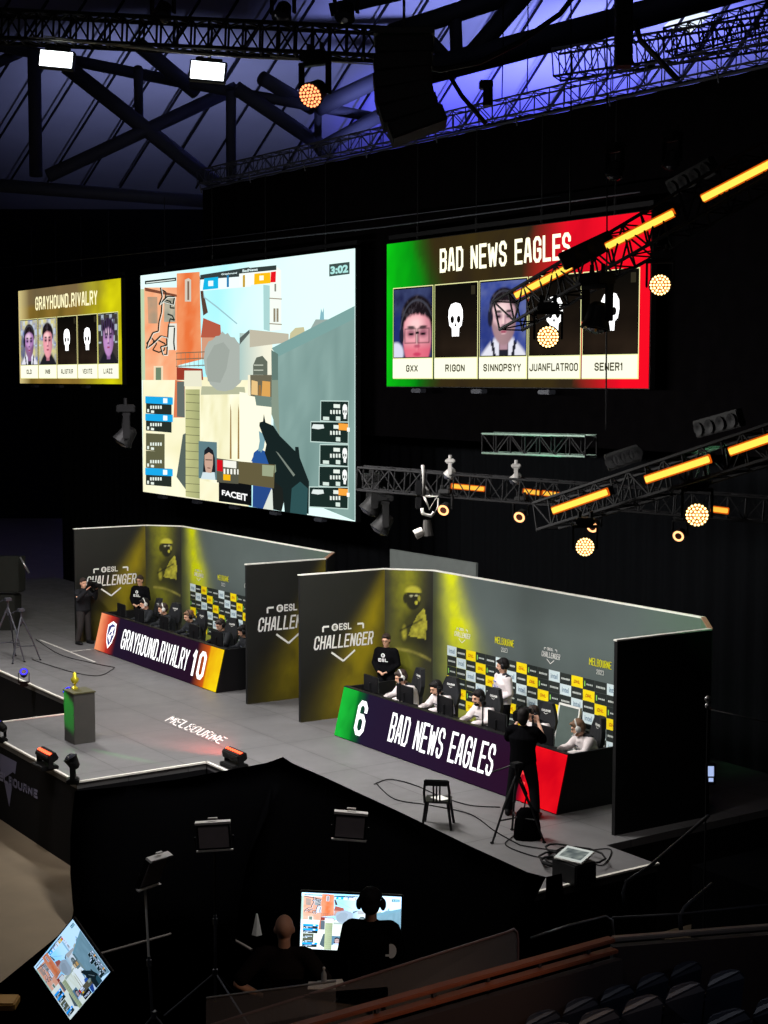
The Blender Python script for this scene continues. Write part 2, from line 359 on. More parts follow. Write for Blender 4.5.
# thin hanging cables
def cable(name, pts, r, m, label, cat='cable', group=None):
    b = BM(); path(b, pts, r); return tagp(from_bm(name, b, m, smooth=True), label, cat, group)
for i, (x, y1, t, w) in enumerate(((503, 98, 30, 'first of the four thin chain lines from the hanging speakers'), (528, 92, 30, 'second of the four thin chain lines from the hanging speakers'), (571, 215, 24, 'thin line hanging down to the right team screen'), (607, 430, 23, 'thin line hanging through the right team screen to the lower truss'))):
    cable('hanging_cable', [at(x, -12, t), at(x, y1/2, t), at(x-1, y1, t)], .012, BLACK, w)
cable('hanging_cable', [at(400, 60, 26), at(440, 70, 26), at(480, 62, 26), at(520, 42, 26), at(560, 14, 26), at(580, -12, 26)], .05, BLACK, 'thick black cable sagging across the blue roof beside the speakers')
cable('hanging_cable', [at(446, 70, 30), at(462, 96, 30), at(486, 124, 30)], .05, BLACK, 'black strap slanting down to the truss beside the small pole light')
cable('hanging_cable', [at(635, 20, 30), at(640, 40, 30), at(678, 80, 30)], .06, BLACK, 'black strap slanting down to the truss beside the narrow speaker column')
# small pole light standing on truss
pl = empty('pole_light', at(488, 106, 27), 'small black T-shaped light standing on the truss above the masking cloth', 'light fixture')
b = BM(); tube(b, at(488, 106, 27), at(488, 86, 27), .09, n=8); from_bm('pole', b, BLACK, pl, world=True)
b = BM(); box(b, at(486, 85, 27), (.24, .2, .14), (RT, FW, UP), .02); from_bm('head', b, BLACK, pl, world=True)
# ---- line arrays
SPK = mat('speaker_black', C(9, 9, 10), .7)
def line_array(pts, w, h, d, label, tilt0, tilt1):
    t = empty('line_array', pts[0], label, 'loudspeaker')
    n = len(pts)
    for i, p in enumerate(pts):
        a = math.radians(tilt0+(tilt1-tilt0)*i/(n-1)); X = RT; Z = (UP*math.cos(a)-FW*math.sin(a)*0 + (-RT)*math.sin(a)*0); 
        X2 = (RT*math.cos(a)-UP*math.sin(a)).normalized(); Z2 = (UP*math.cos(a)+RT*math.sin(a)).normalized()
        b = BM(); box(b, p, (w, d, h), (X2, FW, Z2), .015); c = from_bm('speaker_cabinet', b, SPK, t, world=True)
        b = BM(); box(b, p-FW*(d/2+.006), (w*.9, .012, h*.8), (X2, FW, Z2), .003); from_bm('grille', b, mat('speaker_grille', C(14, 14, 16), .6, .2), c, world=True)
    b = BM(); box(b, pts[0]+UP*(h*.8), (w*1.05, d, .08), (RT, FW, UP)); tube(b, pts[0]+UP*(h*.8), pts[0]+UP*4, .02); from_bm('rigging_frame', b, BLACK, t, world=True)
    return t
line_array([at(404, 50, 22), at(402.5, 66, 22), at(402.5, 82, 22), at(404, 97, 22), at(409, 112, 22), at(417, 126, 22)], .82, .24, .6, 'large curved black line array of speakers hanging at the top centre', 0, -20)
line_array([at(623.5, 2+10*i, 26) for i in range(7)], .28, .17, .3, 'narrow black column of speakers hanging at the top right', 0, -3)
# ================================================================ STAGE
DECK = mat('grey_stage_deck', C(102, 101, 102), .55, scale=1.1, var=.22, bump=.03)
def deck_detail(m):     # scuffs and panel seams
    nt = m.node_tree; n = nt.nodes; b = n['Principled BSDF']
    tc = n.new('ShaderNodeTexCoord'); mp = n.new('ShaderNodeMapping'); mp.inputs['Scale'].default_value = (.42, .42, .42)
    br = n.new('ShaderNodeTexBrick'); br.inputs['Mortar Size'].default_value = .006; br.offset = 0; br.inputs['Scale'].default_value = 1
    br.inputs['Color1'].default_value = (1, 1, 1, 1); br.inputs['Color2'].default_value = (.9, .9, .9, 1); br.inputs['Mortar'].default_value = (.55, .55, .55, 1)
    br.inputs['Row Height'].default_value = .5; br.inputs['Brick Width'].default_value = 1.
    nt.links.new(tc.outputs['Object'], mp.inputs[0]); nt.links.new(mp.outputs[0], br.inputs[0])
    mu = n.new('ShaderNodeMix'); mu.data_type = 'RGBA'; mu.blend_type = 'MULTIPLY'; mu.inputs[0].default_value = 1
    l = b.inputs['Base Color'].links[0]; src = l.from_socket; nt.links.remove(l)
    nt.links.new(src, mu.inputs[6]); nt.links.new(br.outputs[0], mu.inputs[7]); nt.links.new(mu.outputs[2], b.inputs['Base Color'])
    ns = n.new('ShaderNodeTexNoise'); ns.inputs['Scale'].default_value = 3; ns.inputs['Detail'].default_value = 8
    nt.links.new(tc.outputs['Object'], ns.inputs[0]); mr = n.new('ShaderNodeMapRange'); mr.inputs[3].default_value = .35; mr.inputs[4].default_value = .75
    nt.links.new(ns.outputs[0], mr.inputs[0]); nt.links.new(mr.outputs[0], b.inputs['Roughness'])
deck_detail(DECK)
SX1, SYF, SYB = -16.1, 13.0, 21.0
TX0, TX1, TYF = -30.45, -25.12, 10.45
st = empty('stage', (-28, 15, FLOOR), 'grey raised stage with black skirt, white edge strips and a square tongue at its front', 'stage')
outline = [(-52, SYF), (TX0, SYF), (TX0, TYF), (TX1, TYF), (TX1, SYF), (SX1, SYF), (SX1, 15.68), (-17.2, 15.68), (-17.2, SYB), (-52, SYB)]
b = BM(); f = b.faces.new([b.verts.new((x, y, 0)) for x, y in outline]); 
r_ = bmesh.ops.extrude_face_region(b, geom=[f]); bmesh.ops.translate(b, vec=(0, 0, -.12), verts=[v for v in r_['geom'] if isinstance(v, bmesh.types.BMVert)])
bmesh.ops.recalc_face_normals(b, faces=b.faces[:]); from_bm('deck', b, DECK, st, world=True)
b = BM()
for (x0, y0), (x1, y1) in zip(outline[:-1], outline[1:]):
    A_ = [b.verts.new((x0, y0, -.12)), b.verts.new((x1, y1, -.12)), b.verts.new((x1, y1, FLOOR)), b.verts.new((x0, y0, FLOOR))]; b.faces.new(A_)
from_bm('skirt', b, mat('black_stage_skirt', C(8, 8, 12), .85), st, world=True)
EDG = mat('white_edge_strip', C(225, 222, 212), .5)
b = BM()
for (x0, y0), (x1, y1) in zip(outline[:6], outline[1:7]):
    d = V((x1-x0, y1-y0, 0)); L = d.length; d /= L; box(b, ((x0+x1)/2, (y0+y1)/2, .005), (L+.05, .055, .03), (d, V((-d.y, d.x, 0)), V((0, 0, 1))))
from_bm('edge_strip', b, EDG, st, world=True)
# painted white lines at the back left, floor lettering
wc = C(205, 203, 196)
for p_, q_ in (((40, 640), (95, 662)), ((71, 651.5), (95, 649))):
    g0, g1 = G(*p_), G(*q_); cv = Canvas((0, 0, 0), (1, 0, 0), (0, 1, 0), (0, 0, 1), .003); cv.line((g0.x, g0.y), (g1.x, g1.y), .05, wc); cv.build('floor_line', print_mat('deck_print', .5), st)
q = [G(*p) for p in ((164, 721), (219, 744), (228, 738.5), (174, 715.5))]
cv = Canvas((0, 0, 0), (1, 0, 0), (0, 1, 0), (0, 0, 1), .003); cv.block('MELBOURNE', [(p.x, p.y) for p in q], C(240, 238, 234), .34)
cv.build('floor_lettering', print_mat('deck_print', .5), st)
cs_ = Canvas((0, TYF-.004, 0), (1, 0, 0), (0, 0, 1), (0, -1, 0), .003)
def toTY(x, y): p = onY(x, y, TYF); return (p.x, p.z)
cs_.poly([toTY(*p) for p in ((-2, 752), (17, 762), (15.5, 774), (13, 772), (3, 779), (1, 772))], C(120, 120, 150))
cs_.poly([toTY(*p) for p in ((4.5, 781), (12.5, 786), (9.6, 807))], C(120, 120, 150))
cs_.up(); cs_.block('MELBOURNE', [toTY(-6, 777), toTY(38, 799), toTY(38, 790), toTY(-6, 768)], C(140, 140, 170), .3)
cs_.build('skirt_print', print_mat('skirt_print', .7), st)
# ---- booths
PRM = print_mat('booth_print', .6)
DKP = mat('booth_panel_black', C(16, 16, 17), .7, scale=3)
TRM = mat('booth_edge_trim', C(235, 234, 226), .5); WDE = mat('raw_timber_edge', C(150, 110, 84), .7, scale=9)
HW = 3.05
def challenger(cv, cx, cz, w, col=C(226, 226, 222), slant=.06, detail=True):
    """round mark, letters, brackets, long word and a chevron; w = width of the long word"""
    h = w*.2
    cv.block('CHALLENGER', (cx-w/2, cz-h/2, cx+w/2, cz+h/2), col, .4, slant=.03)
    ez = cz+h*1.05; eh = h*.5
    cv.block('ESL', (cx-w*.07, ez-eh/2, cx+w*.14, ez+eh/2), col, .42)
    cv.ell(cx-w*.14, ez, w*.055, w*.055, col); cv.up(); cv.text('E', (cx-w*.165, ez-w*.03, cx-w*.115, ez+w*.03), C(60, 60, 40), .05); 
    t_ = w*.028
    for s in (-1, 1):
        x = cx+s*w*.34; cv.line((x, ez+eh*.2), (x, ez-eh*.55), t_, col); cv.line((x-s*-.0, ez+eh*.2), (x-s*w*.1, ez+eh*.2), t_, col)
    cv.line((cx-w*.2, cz-h*.78), (cx, cz-h*1.5), t_, col); cv.line((cx+w*.2, cz-h*.78), (cx, cz-h*1.5), t_, col)
def make_booth(dx, label, first):
    bt = empty('player_booth', (-22.3+dx, 17.5, 0), label, 'booth', 'five-panel player booths on the stage')
    A = V((-27.02+dx, 16.15, 0)); B = V((-26.93+dx, 18.18, 0)); Cc = V((-26.14+dx, 18.87, 0)); D = V((-18.42+dx, 18.87, 0)); E_ = V((-17.52+dx, 18.1, 0)); F_ = V((-17.56+dx, 16.12, 0))
    segs = [('side_panel', A, B), ('corner_panel', B, Cc), ('back_panel', Cc, D), ('corner_panel', D, E_), ('side_panel', E_, F_)]
    for k, (nm, p, q) in enumerate(segs):
        d = (q-p).normalized(); nin = V((d.y, -d.x, 0)); L = (q-p).length; mid = (p+q)/2; th = .07
        b = BM(); box(b, mid-nin*(th/2)+V((0, 0, HW/2)), (L+(.0 if k not in (0, 4) else 0), th, HW), (d, nin, V((0, 0, 1)))); pn = from_bm(nm, b, DKP, bt, world=True)
        b = BM(); box(b, mid-nin*(th/2)+V((0, 0, HW+.012)), (L+.03, th+.01, .024), (d, nin, V((0, 0, 1)))); from_bm('top_trim', b, TRM if k != 3 else WDE, pn, world=True)
        cv = Canvas(p, d, (0, 0, 1), nin, .0025)
        if k == 0:
            def fn(a, z):
                base = mixc(C(36, 37, 34), C(19, 19, 17), (1-z)*1.1+.15*fbm(a*5, z*8, 3))
                c_ = 1.04-.55*(1-z); wd = .08+.25*(1-z); s = math.exp(-((a-c_)/wd)**2)*(.45+.75*fbm(a*7, z*9, 5))*min(1, .25+.75*(1-abs(z-.55)*1.3))
                return mixc(base, C(150, 134, 12), max(0, s)*.95)
            cv.grid([(0, 0), (L, 0), (L, HW), (0, HW)], 30, 40, fn); cv.up(); challenger(cv, L*.5, 1.62, 1.42)
        elif k == 1:
            def fn(a, z):
                x = (a-.6)*L; Z = z*HW; n1 = fbm(a*6, z*14, 9); n2 = fbm(a*14, z*34, 13)
                s = math.exp(-((a-.45)/.3)**2)*max(0, z-.1)*(.4+.8*n1); s2 = math.exp(-((a-.35)/.4)**2-((z-.27)/.24)**2)*.9*fbm(a*4, z*7, 2)
                c_ = mixc(C(34, 34, 28), C(170, 170, 12), min(.9, (s*.8)**1.25+s2*.5))
                body = max(soft(x, Z, .03, 1.66, .34, .6, .5)*.8, soft(x, Z, -.01, 2.45, .165, .26, .3), soft(x, Z, -.17, 2.45, .06, .11, .4), soft(x, Z, .3, 2.05, .1, .3, .6)*.7); fade = min(1, max(0, (Z-1.15)/.4))
                c_ = mixc(c_, C(15, 15, 11), body*fade*.93)
                poly_ = ((.23, 2.27), (.08, 2.1), (-.02, 1.9), (-.12, 1.66), (.26, 1.6), (.3, 1.92)); ins = False
                for i_ in range(6):
                    (xa, za), (xb, zb) = poly_[i_], poly_[i_-1]
                    if (za > Z) != (zb > Z) and x < (xb-xa)*(Z-za)/(zb-za)+xa: ins = not ins
                hi = max((.35+1.1*max(0, n2-.3))*(1 if ins else 0), soft(x, Z, -.01, 2.6, .165, .12, .4)*(.85 if Z > 2.57 else 0), soft(x, Z, .06, 2.37, .03, .04, .5), soft(x, Z, .12, 2.46, .025, .06, .8)*.7, soft(x, Z, -.2, 1.72, .05, .14, .9)*n2)
                hi2 = soft(x, Z, -.05, 2.51, .035, .02, .8)+soft(x, Z, .06, 2.52, .035, .02, .8)
                c_ = mixc(c_, C(196, 190, 60), min(1, hi*fade)); c_ = mixc(c_, C(235, 235, 190), min(1, hi2)*.6)
                gun = max(0, 1-abs((Z-1.78)-(x+.25)*.55)/.04)*(1 if -.3 < x < .2 else 0); c_ = mixc(c_, C(12, 12, 9), gun*.9)
                arc = max(0, 1-abs(Z-(1.34-.35*x*x-.28*(x+.1)))/.05)*(1 if -.42 < x < .38 else 0)*n1; return mixc(c_, C(160, 152, 70), arc*1.2)
            cv.grid([(0, 0), (L, 0), (L, HW), (0, HW)], 46, 120, fn)
        elif k == 2:
            def fn(a, z):
                x = a*L; base = mixc(C(92, 103, 102), C(50, 58, 57), abs(z-.75)*.9+.25*fbm(a*8, z*4, 4))
                base = mixc(base, C(52, 58, 50), math.exp(-(x/.5)**2)); base = mixc(base, C(88, 112, 92), max(0, (a-.78)*2.5)*z)  # greener right end: green light put into the print colour
                c_ = .62+.75*(1-z); wd = .3+.5*(1-z); s = math.exp(-((x-c_)/wd)**2)*(.55+.9*fbm(x*3, z*9, 6))*min(1, .3+z*1.1)
                return mixc(base, C(206, 212, 8), max(0, min(1, s)))
            cv.grid([(0, 0), (L, 0), (L, HW), (0, HW)], 110, 36, fn); cv.up()
            # sponsor blocks
            x0, z0 = .52, 1.56; cw, ch = .326, .212; PT = ['i', 'd', 'y', 'm', 'd']
            for rr in range(6):
                for c2 in range(24):
                    k_ = PT[(c2-rr) % 5]; xx = x0+c2*cw; zz = z0-rr*ch
                    if xx+cw > L: continue
                    cv.rect(xx, zz-ch+.006, xx+cw-.006, zz, {'i': C(206, 222, 226), 'd': C(36, 42, 40), 'm': C(32, 38, 37), 'y': C(240, 214, 8)}[k_])
            cv.up()
            for rr in range(6):
                for c2 in range(24):
                    k_ = PT[(c2-rr) % 5]; xx = x0+c2*cw; zz = z0-rr*ch
                    if xx+cw > L: continue
                    if k_ == 'i': cv.text('intel', (xx+.06, zz-ch+.06, xx+cw-.07, zz-.05), C(112, 140, 160), .02)
                    elif k_ == 'y': cv.block('DHL', (xx+.07, zz-ch+.075, xx+cw-.08, zz-.075), C(200, 90, 20), .3, slant=.1)
                    elif k_ == 'd': 
                        for g in range(6): cv.rect(xx+.04+g*.041, zz-ch/2-.018, xx+.073+g*.041, zz-ch/2+.018, C(190, 196, 192))
                    else:
                        cv.rect(xx+.035, zz-ch+.06, xx+.065, zz-.05, C(130, 200, 90))
                        for g in range(4): cv.rect(xx+.1+g*.045, zz-ch/2-.015, xx+.135+g*.045, zz-ch/2+.015, C(180, 188, 184))
            for xc in (1.03, 3.83, 6.6): challenger(cv, xc, 1.84, .54)
            for xc in (2.43, 5.23):
                cv.block('MELBOURNE', (xc-.3, 1.83, xc+.3, 1.97), C(232, 228, 12), .34); cv.block('2023', (xc-.1, 1.69, xc+.1, 1.78), C(220, 222, 216), .3)
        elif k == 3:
            cv.grid([(0, 0), (L, 0), (L, HW), (0, HW)], 8, 16, lambda a, z: mixc(C(46, 60, 50), C(70, 100, 78), z))  # green light put into the colour, stronger towards the top
        else:
            cv.rect(0, 0, L, HW, C(30, 34, 32))
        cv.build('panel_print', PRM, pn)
        if k == 4 and first:      # the outer face of the left booth's right panel carries the same print as a side panel
            p2 = q-nin*th; cv = Canvas(p2+V((0, 0, 0)), -d, (0, 0, 1), -nin, .0025)
            def fn(a, z):
                base = mixc(C(36, 37, 34), C(19, 19, 17), (1-z)*1.1+.15*fbm(a*5, z*8, 3))
                c_ = 1.05-.5*(1-z); wd = .10+.26*(1-z); s = math.exp(-((a-c_)/wd)**2)*(.4+.7*fbm(a*7, z*9, 5))*min(1, .25+.75*(1-abs(z-.5)*1.3))
                return mixc(base, C(150, 134, 12), max(0, s)*.9)
            cv.grid([(0, 0), (L, 0), (L, HW), (0, HW)], 30, 40, fn); cv.up(); challenger(cv, L*.52, 1.72, 1.55)
            cv.build('outer_print', PRM, pn)
    return bt
make_booth(-11.72, 'left player booth of tall printed panels behind the desk showing the number 10', True)
make_booth(0., 'right player booth of tall printed panels behind the desk showing the number 6', False)
# pale panel standing behind the right booth
bk = BM(); pa, pb = onY(391, 549, 20.6), onY(477, 563, 20.6)
for P_ in (pa, pb): P_.z = 0
zt_ = onY(391, 549, 20.6).z; box(bk, ((pa.x+pb.x)/2, 20.6, zt_/2), (pb.x-pa.x, .06, zt_)); 
tagp(from_bm('backstage_flat', bk, mat('grey_flat', C(92, 98, 96), .7)), 'plain grey panel whose top shows behind the right booth', 'panel')
# ---- desks with LED fronts
LEDD = led_mat('desk_led', 1.)
def make_desk(dx, label, fn, draw):
    X0, X1, YB, YT, ZT = -25.64+dx, -18.87+dx, 16.1, 16.34, .97
    t = empty('player_desk', (-22.25+dx, 16.6, 0), label, 'desk', 'player desks with LED fronts')
    b = BM(); prof = [(YB+.03, 0), (YT+.03, ZT-.01), (YT+.07, ZT-.01), (YT+.07, .78), (17.05, .78), (17.05, .72), (YT+.2, .72), (YT+.1, 0)]
    vs0 = [b.verts.new((X0+.01, y, z)) for y, z in prof]; vs1 = [b.verts.new((X1-.01, y, z)) for y, z in prof]
    b.faces.new(vs0[::-1]); b.faces.new(vs1)
    for i in range(len(prof)): j = (i+1) % len(prof); b.faces.new((vs0[i], vs0[j], vs1[j], vs1[i]))
    from_bm('desk_body', b, BLACK, t, world=True)
    for x in (X0+.02, X1-.02):
        b = BM(); pr_ = [(YB+.02, 0), (YT+.02, ZT-.005), (17.55, ZT-.005), (17.55, 0)]
        A_ = [b.verts.new((x-.02, y, z)) for y, z in pr_]; B_ = [b.verts.new((x+.02, y, z)) for y, z in pr_]
        b.faces.new(A_[::-1]); b.faces.new(B_)
        for i in range(4): b.faces.new((A_[i], A_[(i+1) % 4], B_[(i+1) % 4], B_[i]))
        from_bm('side_panel', b, BLACK, t, world=True)
    Wd = X1-X0; U = V((1, 0, 0)); W = V((0, YT-YB, ZT)); hl = W.length; W.normalize(); N = U.cross(W)
    if N.y > 0: N = -N
    cv = Canvas((X0, YB, 0), U, W, N, .002)
    cv.grid([(0, .02), (Wd, .02), (Wd, hl), (0, hl)], 80, 10, fn); cv.up(); draw(cv, Wd, hl)
    cv.build('led_front', LEDD, t)
    b = BM(); box(b, ((X0+X1)/2, YT+.035, ZT+.0), (Wd, .09, .015)); from_bm('top_rail', b, PLAST, t, world=True)
    return t
def fn6(a, z):
    if a < .13: return mixc(C(30, 190, 60), C(8, 100, 32), a/.13*.8+.5*fbm(a*40, z*4, 8)-.25) if a < .085 else mixc(C(10, 110, 40), C(26, 24, 48), (a-.085)/.045)
    if a > .845: return mixc(C(255, 20, 30), C(200, 0, 24), fbm(a*20, z*3, 4)) if a > .87 else mixc(C(60, 10, 34), C(235, 10, 30), (a-.845)/.025)
    return mixc(C(34, 30, 56), C(44, 14, 38), a*.9+.2*fbm(a*9, z*2, 1))
WH = C(255, 255, 255); WHH = tuple(1.6*x for x in WH[:3])+(1,)
def d6(cv, W, h):
    cv.block('6', (.63, .16, .97, .84), WHH, .4); cv.block('BAD NEWS EAGLES', (1.8, .25, 4.98, .8), WHH, .4)
    q = C(255, 70, 70); cv.block('VE', (5.45, .3, 5.88, .66), q, .34, slant=.15)
def fn10(a, z):
    if a < .1: return mixc(C(255, 160, 110), C(200, 60, 40), a/.1+.4*fbm(a*30, z*4, 3)-.2)
    if a < .17: return mixc(C(190, 50, 40), C(36, 20, 36), (a-.1)/.07)
    if a > .9: return mixc(C(226, 130, 20), C(255, 220, 20), fbm(a*26, z*3, 7)*.8+(a-.9)*5)
    if a > .82: return mixc(C(46, 20, 36), C(206, 90, 24), (a-.82)/.08)
    return mixc(C(30, 24, 46), C(40, 18, 38), a+.2*fbm(a*9, z*2, 1))
def d10(cv, W, h):
    cv.block('GRAYHOUND.RIVALRY', (1.5, .26, 5.2, .76), WHH, .36); cv.block('10', (5.38, .17, 6.05, .82), WHH, .42)
    k = [(.55, .74), (.8, .86), (1.02, .82), (1.06, .55), (.95, .3), (.78, .14), (.64, .3), (.56, .5)]
    cv.poly(k, WHH); cv.up()
    cx_, cy_ = .8, .52; cv.poly([(cx_+(x-cx_)*.8, cy_+(y-cy_)*.8) for x, y in k], C(70, 70, 130)); cv.up()
    cv.poly([(.66, .45), (.78, .7), (.97, .74), (.9, .6), (.98, .52), (.86, .5), (.84, .3), (.74, .4)], WHH); cv.up()
    cv.poly([(.72, .5), (.8, .6), (.88, .58), (.8, .48)], C(70, 70, 130))
make_desk(-11.79, 'long player desk whose glowing front reads 10 with orange ends', fn10, d10)
make_desk(0., 'long player desk whose glowing front reads 6 with green and red ends', fn6, d6)
# ================================================================ LED SCREENS
YS = 21.6
SCR = led_mat('screen_led', 1.12)
def skull(cv, cx, cy, w, h, col, bg):
    cv.poly([(cx+x*w, cy+y*h) for x, y in ((-.24, -.5), (.24, -.5), (.26, -.26), (.42, -.18), (.5, .05), (.48, .28), (.32, .45), (0, .5), (-.32, .45), (-.48, .28), (-.5, .05), (-.42, -.18), (-.26, -.26))], col); cv.up()
    for s in (-1, 1): cv.ell(cx+s*.22*w, cy, .13*w, .11*h, bg, 12)
    cv.poly([(cx-.07*w, cy-.2*h), (cx+.07*w, cy-.2*h), (cx, cy-.07*h)], bg)
    for s in (-.1, .1): cv.rect(cx+s*w-.012*w, cy-.5*h, cx+s*w+.012*w, cy-.38*h, bg)
def face(cv, x0, y0, x1, y1, kind):
    """a portrait shot filling the card from (x0, y0) to (x1, y1)"""
    K = dict(purple=(C(190, 140, 196), C(70, 34, 100)), pink=(C(236, 160, 170), C(120, 60, 84)), pale=(C(226, 186, 190), C(120, 84, 108)))
    sk, sh = K[kind[1]]; hr = C(26, 20, 24); bg0, bg1 = kind[2], kind[3]; kd = kind[0]; S = random.Random(kd+kind[1]).randint(0, 99)
    G_ = kd == 'glasses'; cx, cy, rx, ry = (.62, .3, .37, .52) if G_ else (.52, .5, .27, .36)
    def fn(a, b):
        n1 = fbm(a*5, b*7, S); n2 = fbm(a*22, b*16, S+5); c = mixc(bg0, bg1, n1*1.2-.1)
        if not G_ and kind[3][2] < .3 and (int(a*7)+int(b*9)) % 3 == 0 and b > .4: c = mixc(c, C(200, 214, 230), .6)
        if kd == 'beard' or G_: c = mixc(c, C(24, 40, 110), soft(a, b, .12, .38, .16, .3, .6)*.7)
        # shoulders
        shd = max(0, min(1, (.3-.9*abs(a-cx)**1.6-b)*14+.5)); jc = C(222, 222, 234) if kd == 'beard' else C(30, 30, 36)
        if kd == 'beard' and (abs(abs(a-cx)-.2-.3*b) < .03 or abs(a-cx) < .1): jc = C(34, 34, 46)
        c = mixc(c, jc, shd*(0 if G_ else 1)); 
        if G_: c = mixc(c, C(210, 212, 232), soft(a, b, .06, .06, .2, .16))
        c = mixc(c, mixc(sk, sh, .6), max(0, min(1, (.11-abs(a-cx))*25))*(1 if .08 < b < .34 else 0)*(0 if G_ else 1))
        # hair mass, then the face over it
        c = mixc(c, mixc(hr, C(96, 88, 96), max(0, n2-.55)*1.6), soft(a, b, cx, cy+ry*.48, rx*1.18, ry*.68, .12))
        f = soft(a, b, cx, cy, rx, ry, .1)
        hl = cy+ry*(.62-.22*abs((a-cx)/rx)**2+.1*(n2-.5)); f *= max(0, min(1, (hl-b)*22+.5))
        lum = .5+.5*math.cos((a-cx+.08)/rx*1.4)*(.75+.4*(b-cy)); t_ = mixc(sh, sk, min(1, lum*1.15)); t_ = mixc(t_, C(255, 232, 226), soft(a, b, cx-.05, cy+ry*.35, rx*.5, ry*.2, 1.2)*.5)
        X, Y = (a-cx)/rx, (b-cy)/ry
        for s in (-1, 1):
            t_ = mixc(t_, sh, soft(X, Y, s*.42, .1, .3, .12, 1.)*.75); t_ = mixc(t_, C(24, 14, 20), soft(X, Y, s*.42, .07, .2, .035, .6)); t_ = mixc(t_, hr, soft(X, Y, s*.42, .25+.03*abs(X), .28, .045, .6)*.9)
        t_ = mixc(t_, sh, soft(X, Y, .12, -.1, .06, .24, 1.)*.5); t_ = mixc(t_, C(255, 226, 220), soft(X, Y, -.02, -.1, .07, .25, 1.)*.5); t_ = mixc(t_, sh, soft(X, Y, 0, -.27, .2, .05, .8)*.8)
        t_ = mixc(t_, C(150, 50, 80), soft(X, Y, 0, -.5, .27, .055, .6)*.9)
        if kd == 'beard': t_ = mixc(t_, C(70, 40, 48), max(0, min(1, (-.33-Y+.35*abs(X))*5))*.55*(1-soft(X, Y, 0, -.5, .26, .09, .5)))
        if G_: t_ = mixc(t_, C(220, 60, 96), max(0, min(1, (-.12-Y)*4))*.6)
        c = mixc(c, t_, f)
        if kd == 'streak': c = mixc(c, C(60, 44, 78), max(0, min(1, (abs(math.sin(a*26+b*3))-.45)*3))*(1 if .56 < b < .93 and abs(a-cx) < .34 else 0)*.9)
        if G_:
            for s in (-1, 1):
                d = max(abs(X-s*.46)/.4, abs(Y-.02)/.19); c = mixc(c, C(16, 12, 20), max(0, 1-abs(d-1)/.13))
            c = mixc(c, C(16, 12, 20), (1 if abs(X) < .12 and abs(Y-.1) < .03 else 0))
        if G_ or kd in ('beard', 'phones'):
            c = mixc(c, C(30, 30, 46), soft(a, b, cx-rx*1.1, cy+.02, .06, .13, .3)); ar = math.hypot((a-cx)/(rx*1.22), (b-cy-.02)/(ry*.98)); c = mixc(c, C(70, 72, 84), max(0, 1-abs(ar-1)/.05)*(1 if b > cy+.1 else 0))
        return c
    cv.grid([(x0, y0), (x1, y0), (x1, y1), (x0, y1)], 44, 58, fn); cv.up()
def card(cv, x0, x1, y0, y1, lab, draw, lw=.6):
    cv.rect(x0-.02, y0-.02, x1+.02, y1+.02, C(240, 240, 170)); cv.up(); k = cv.k
    cv.rect(x0, y0+.52*(y1-y0)/2.35, x1, y1, C(18, 16, 12)); cv.up(); lz = y0+.5*(y1-y0)/2.35
    draw(x0+.03, lz+.04, x1-.03, y1-.03); cv.k = k+5
    cv.rect(x0, y0, x1, lz, C(250, 250, 228)); cv.up(); m = (x0+x1)/2; w = (x1-x0)*lw/2; zc = (y0+lz)/2
    cv.block(lab, (m-w, zc-.085, m+w, zc+.085), C(70, 66, 44), .32); cv.k = k
def dead(cv):
    def f(x0, y0, x1, y1):
        cv.grid([(x0, y0), (x1, y0), (x1, y1), (x0, y1)], 5, 7, lambda a, b: mixc(C(10, 9, 7), C(40, 30, 22), fbm(a*4, b*5, 21)*(1-b)*1.3)); cv.up()
        skull(cv, (x0+x1)/2, (y0+y1)/2+.03, .56, .78, WHH, C(14, 12, 10)); cv.rect(x1-.2, y1-.24, x1-.05, y1-.04, C(46, 42, 30))
    return f
def screen(name, x, z0, w, h, label):
    t = empty('led_screen', (x+w/2, YS, z0), label, 'LED screen')
    b = BM(); box(b, (x+w/2, YS+.08, z0+h/2), (w+.04, .14, h+.04)); cab = from_bm('cabinet', b, BLACK, t, world=True)
    b = BM(); box(b, (x+w/2, YS+.1, z0+h+.16), (w, .1, .1))
    for i in range(4): tube(b, (x+w*(i+.5)/4, YS+.1, z0+h), (x+w*(i+.5)/4, YS+.1, z0+h+.35), .03); tube(b, (x+w*(i+.5)/4, YS+.1, z0+h), (x+w*(i+.5)/4, YS+.1, 12.7), .012)
    from_bm('hanging_bar', b, BLACK, t, world=True)
    for i in range(int(w/2.4)): X = x+1.2+i*2.4; b = BM(); box(b, (X, YS+.12, z0-.1), (.4, .2, .1), bev=.02); from_bm('bottom_bracket', b, STEEL, cab, world=True)
    return t
# ---- right team screen
sw, sh_ = 9.278, 3.484; zt = 10.365
cv = Canvas((-31.917, YS, zt-sh_), (1, 0, 0), (0, 0, 1), (0, -1, 0), .003)
def fr(a, b):
    g = mixc(C(10, 190, 20), C(6, 84, 16), a/.2+.6*fbm(a*20, b*5, 31)-.3); 
    if a < .14+.05*math.sin(b*4): return g
    if a < .26+.05*math.sin(b*4): return mixc(g, C(52, 42, 20), (a-.14-.05*math.sin(b*4))/.1)
    ed = .76-.2*b if b < .5 else .55+.1*(b-.5)
    if a > .9: return C(238, 12, 34)
    base = mixc(C(60, 48, 18), C(34, 26, 24), fbm(a*12, b*4, 33))
    return mixc(base, mixc(C(196, 10, 30), C(238, 14, 38), fbm(a*14, b*5, 35)), (a-ed)/.14)
cv.grid([(0, 0), (sw, 0), (sw, sh_), (0, sh_)], 60, 20, fr); cv.up()
def SU(x, y, ox): p = onY(x, y, YS); return p.x-ox, p.z-(zt-sh_)
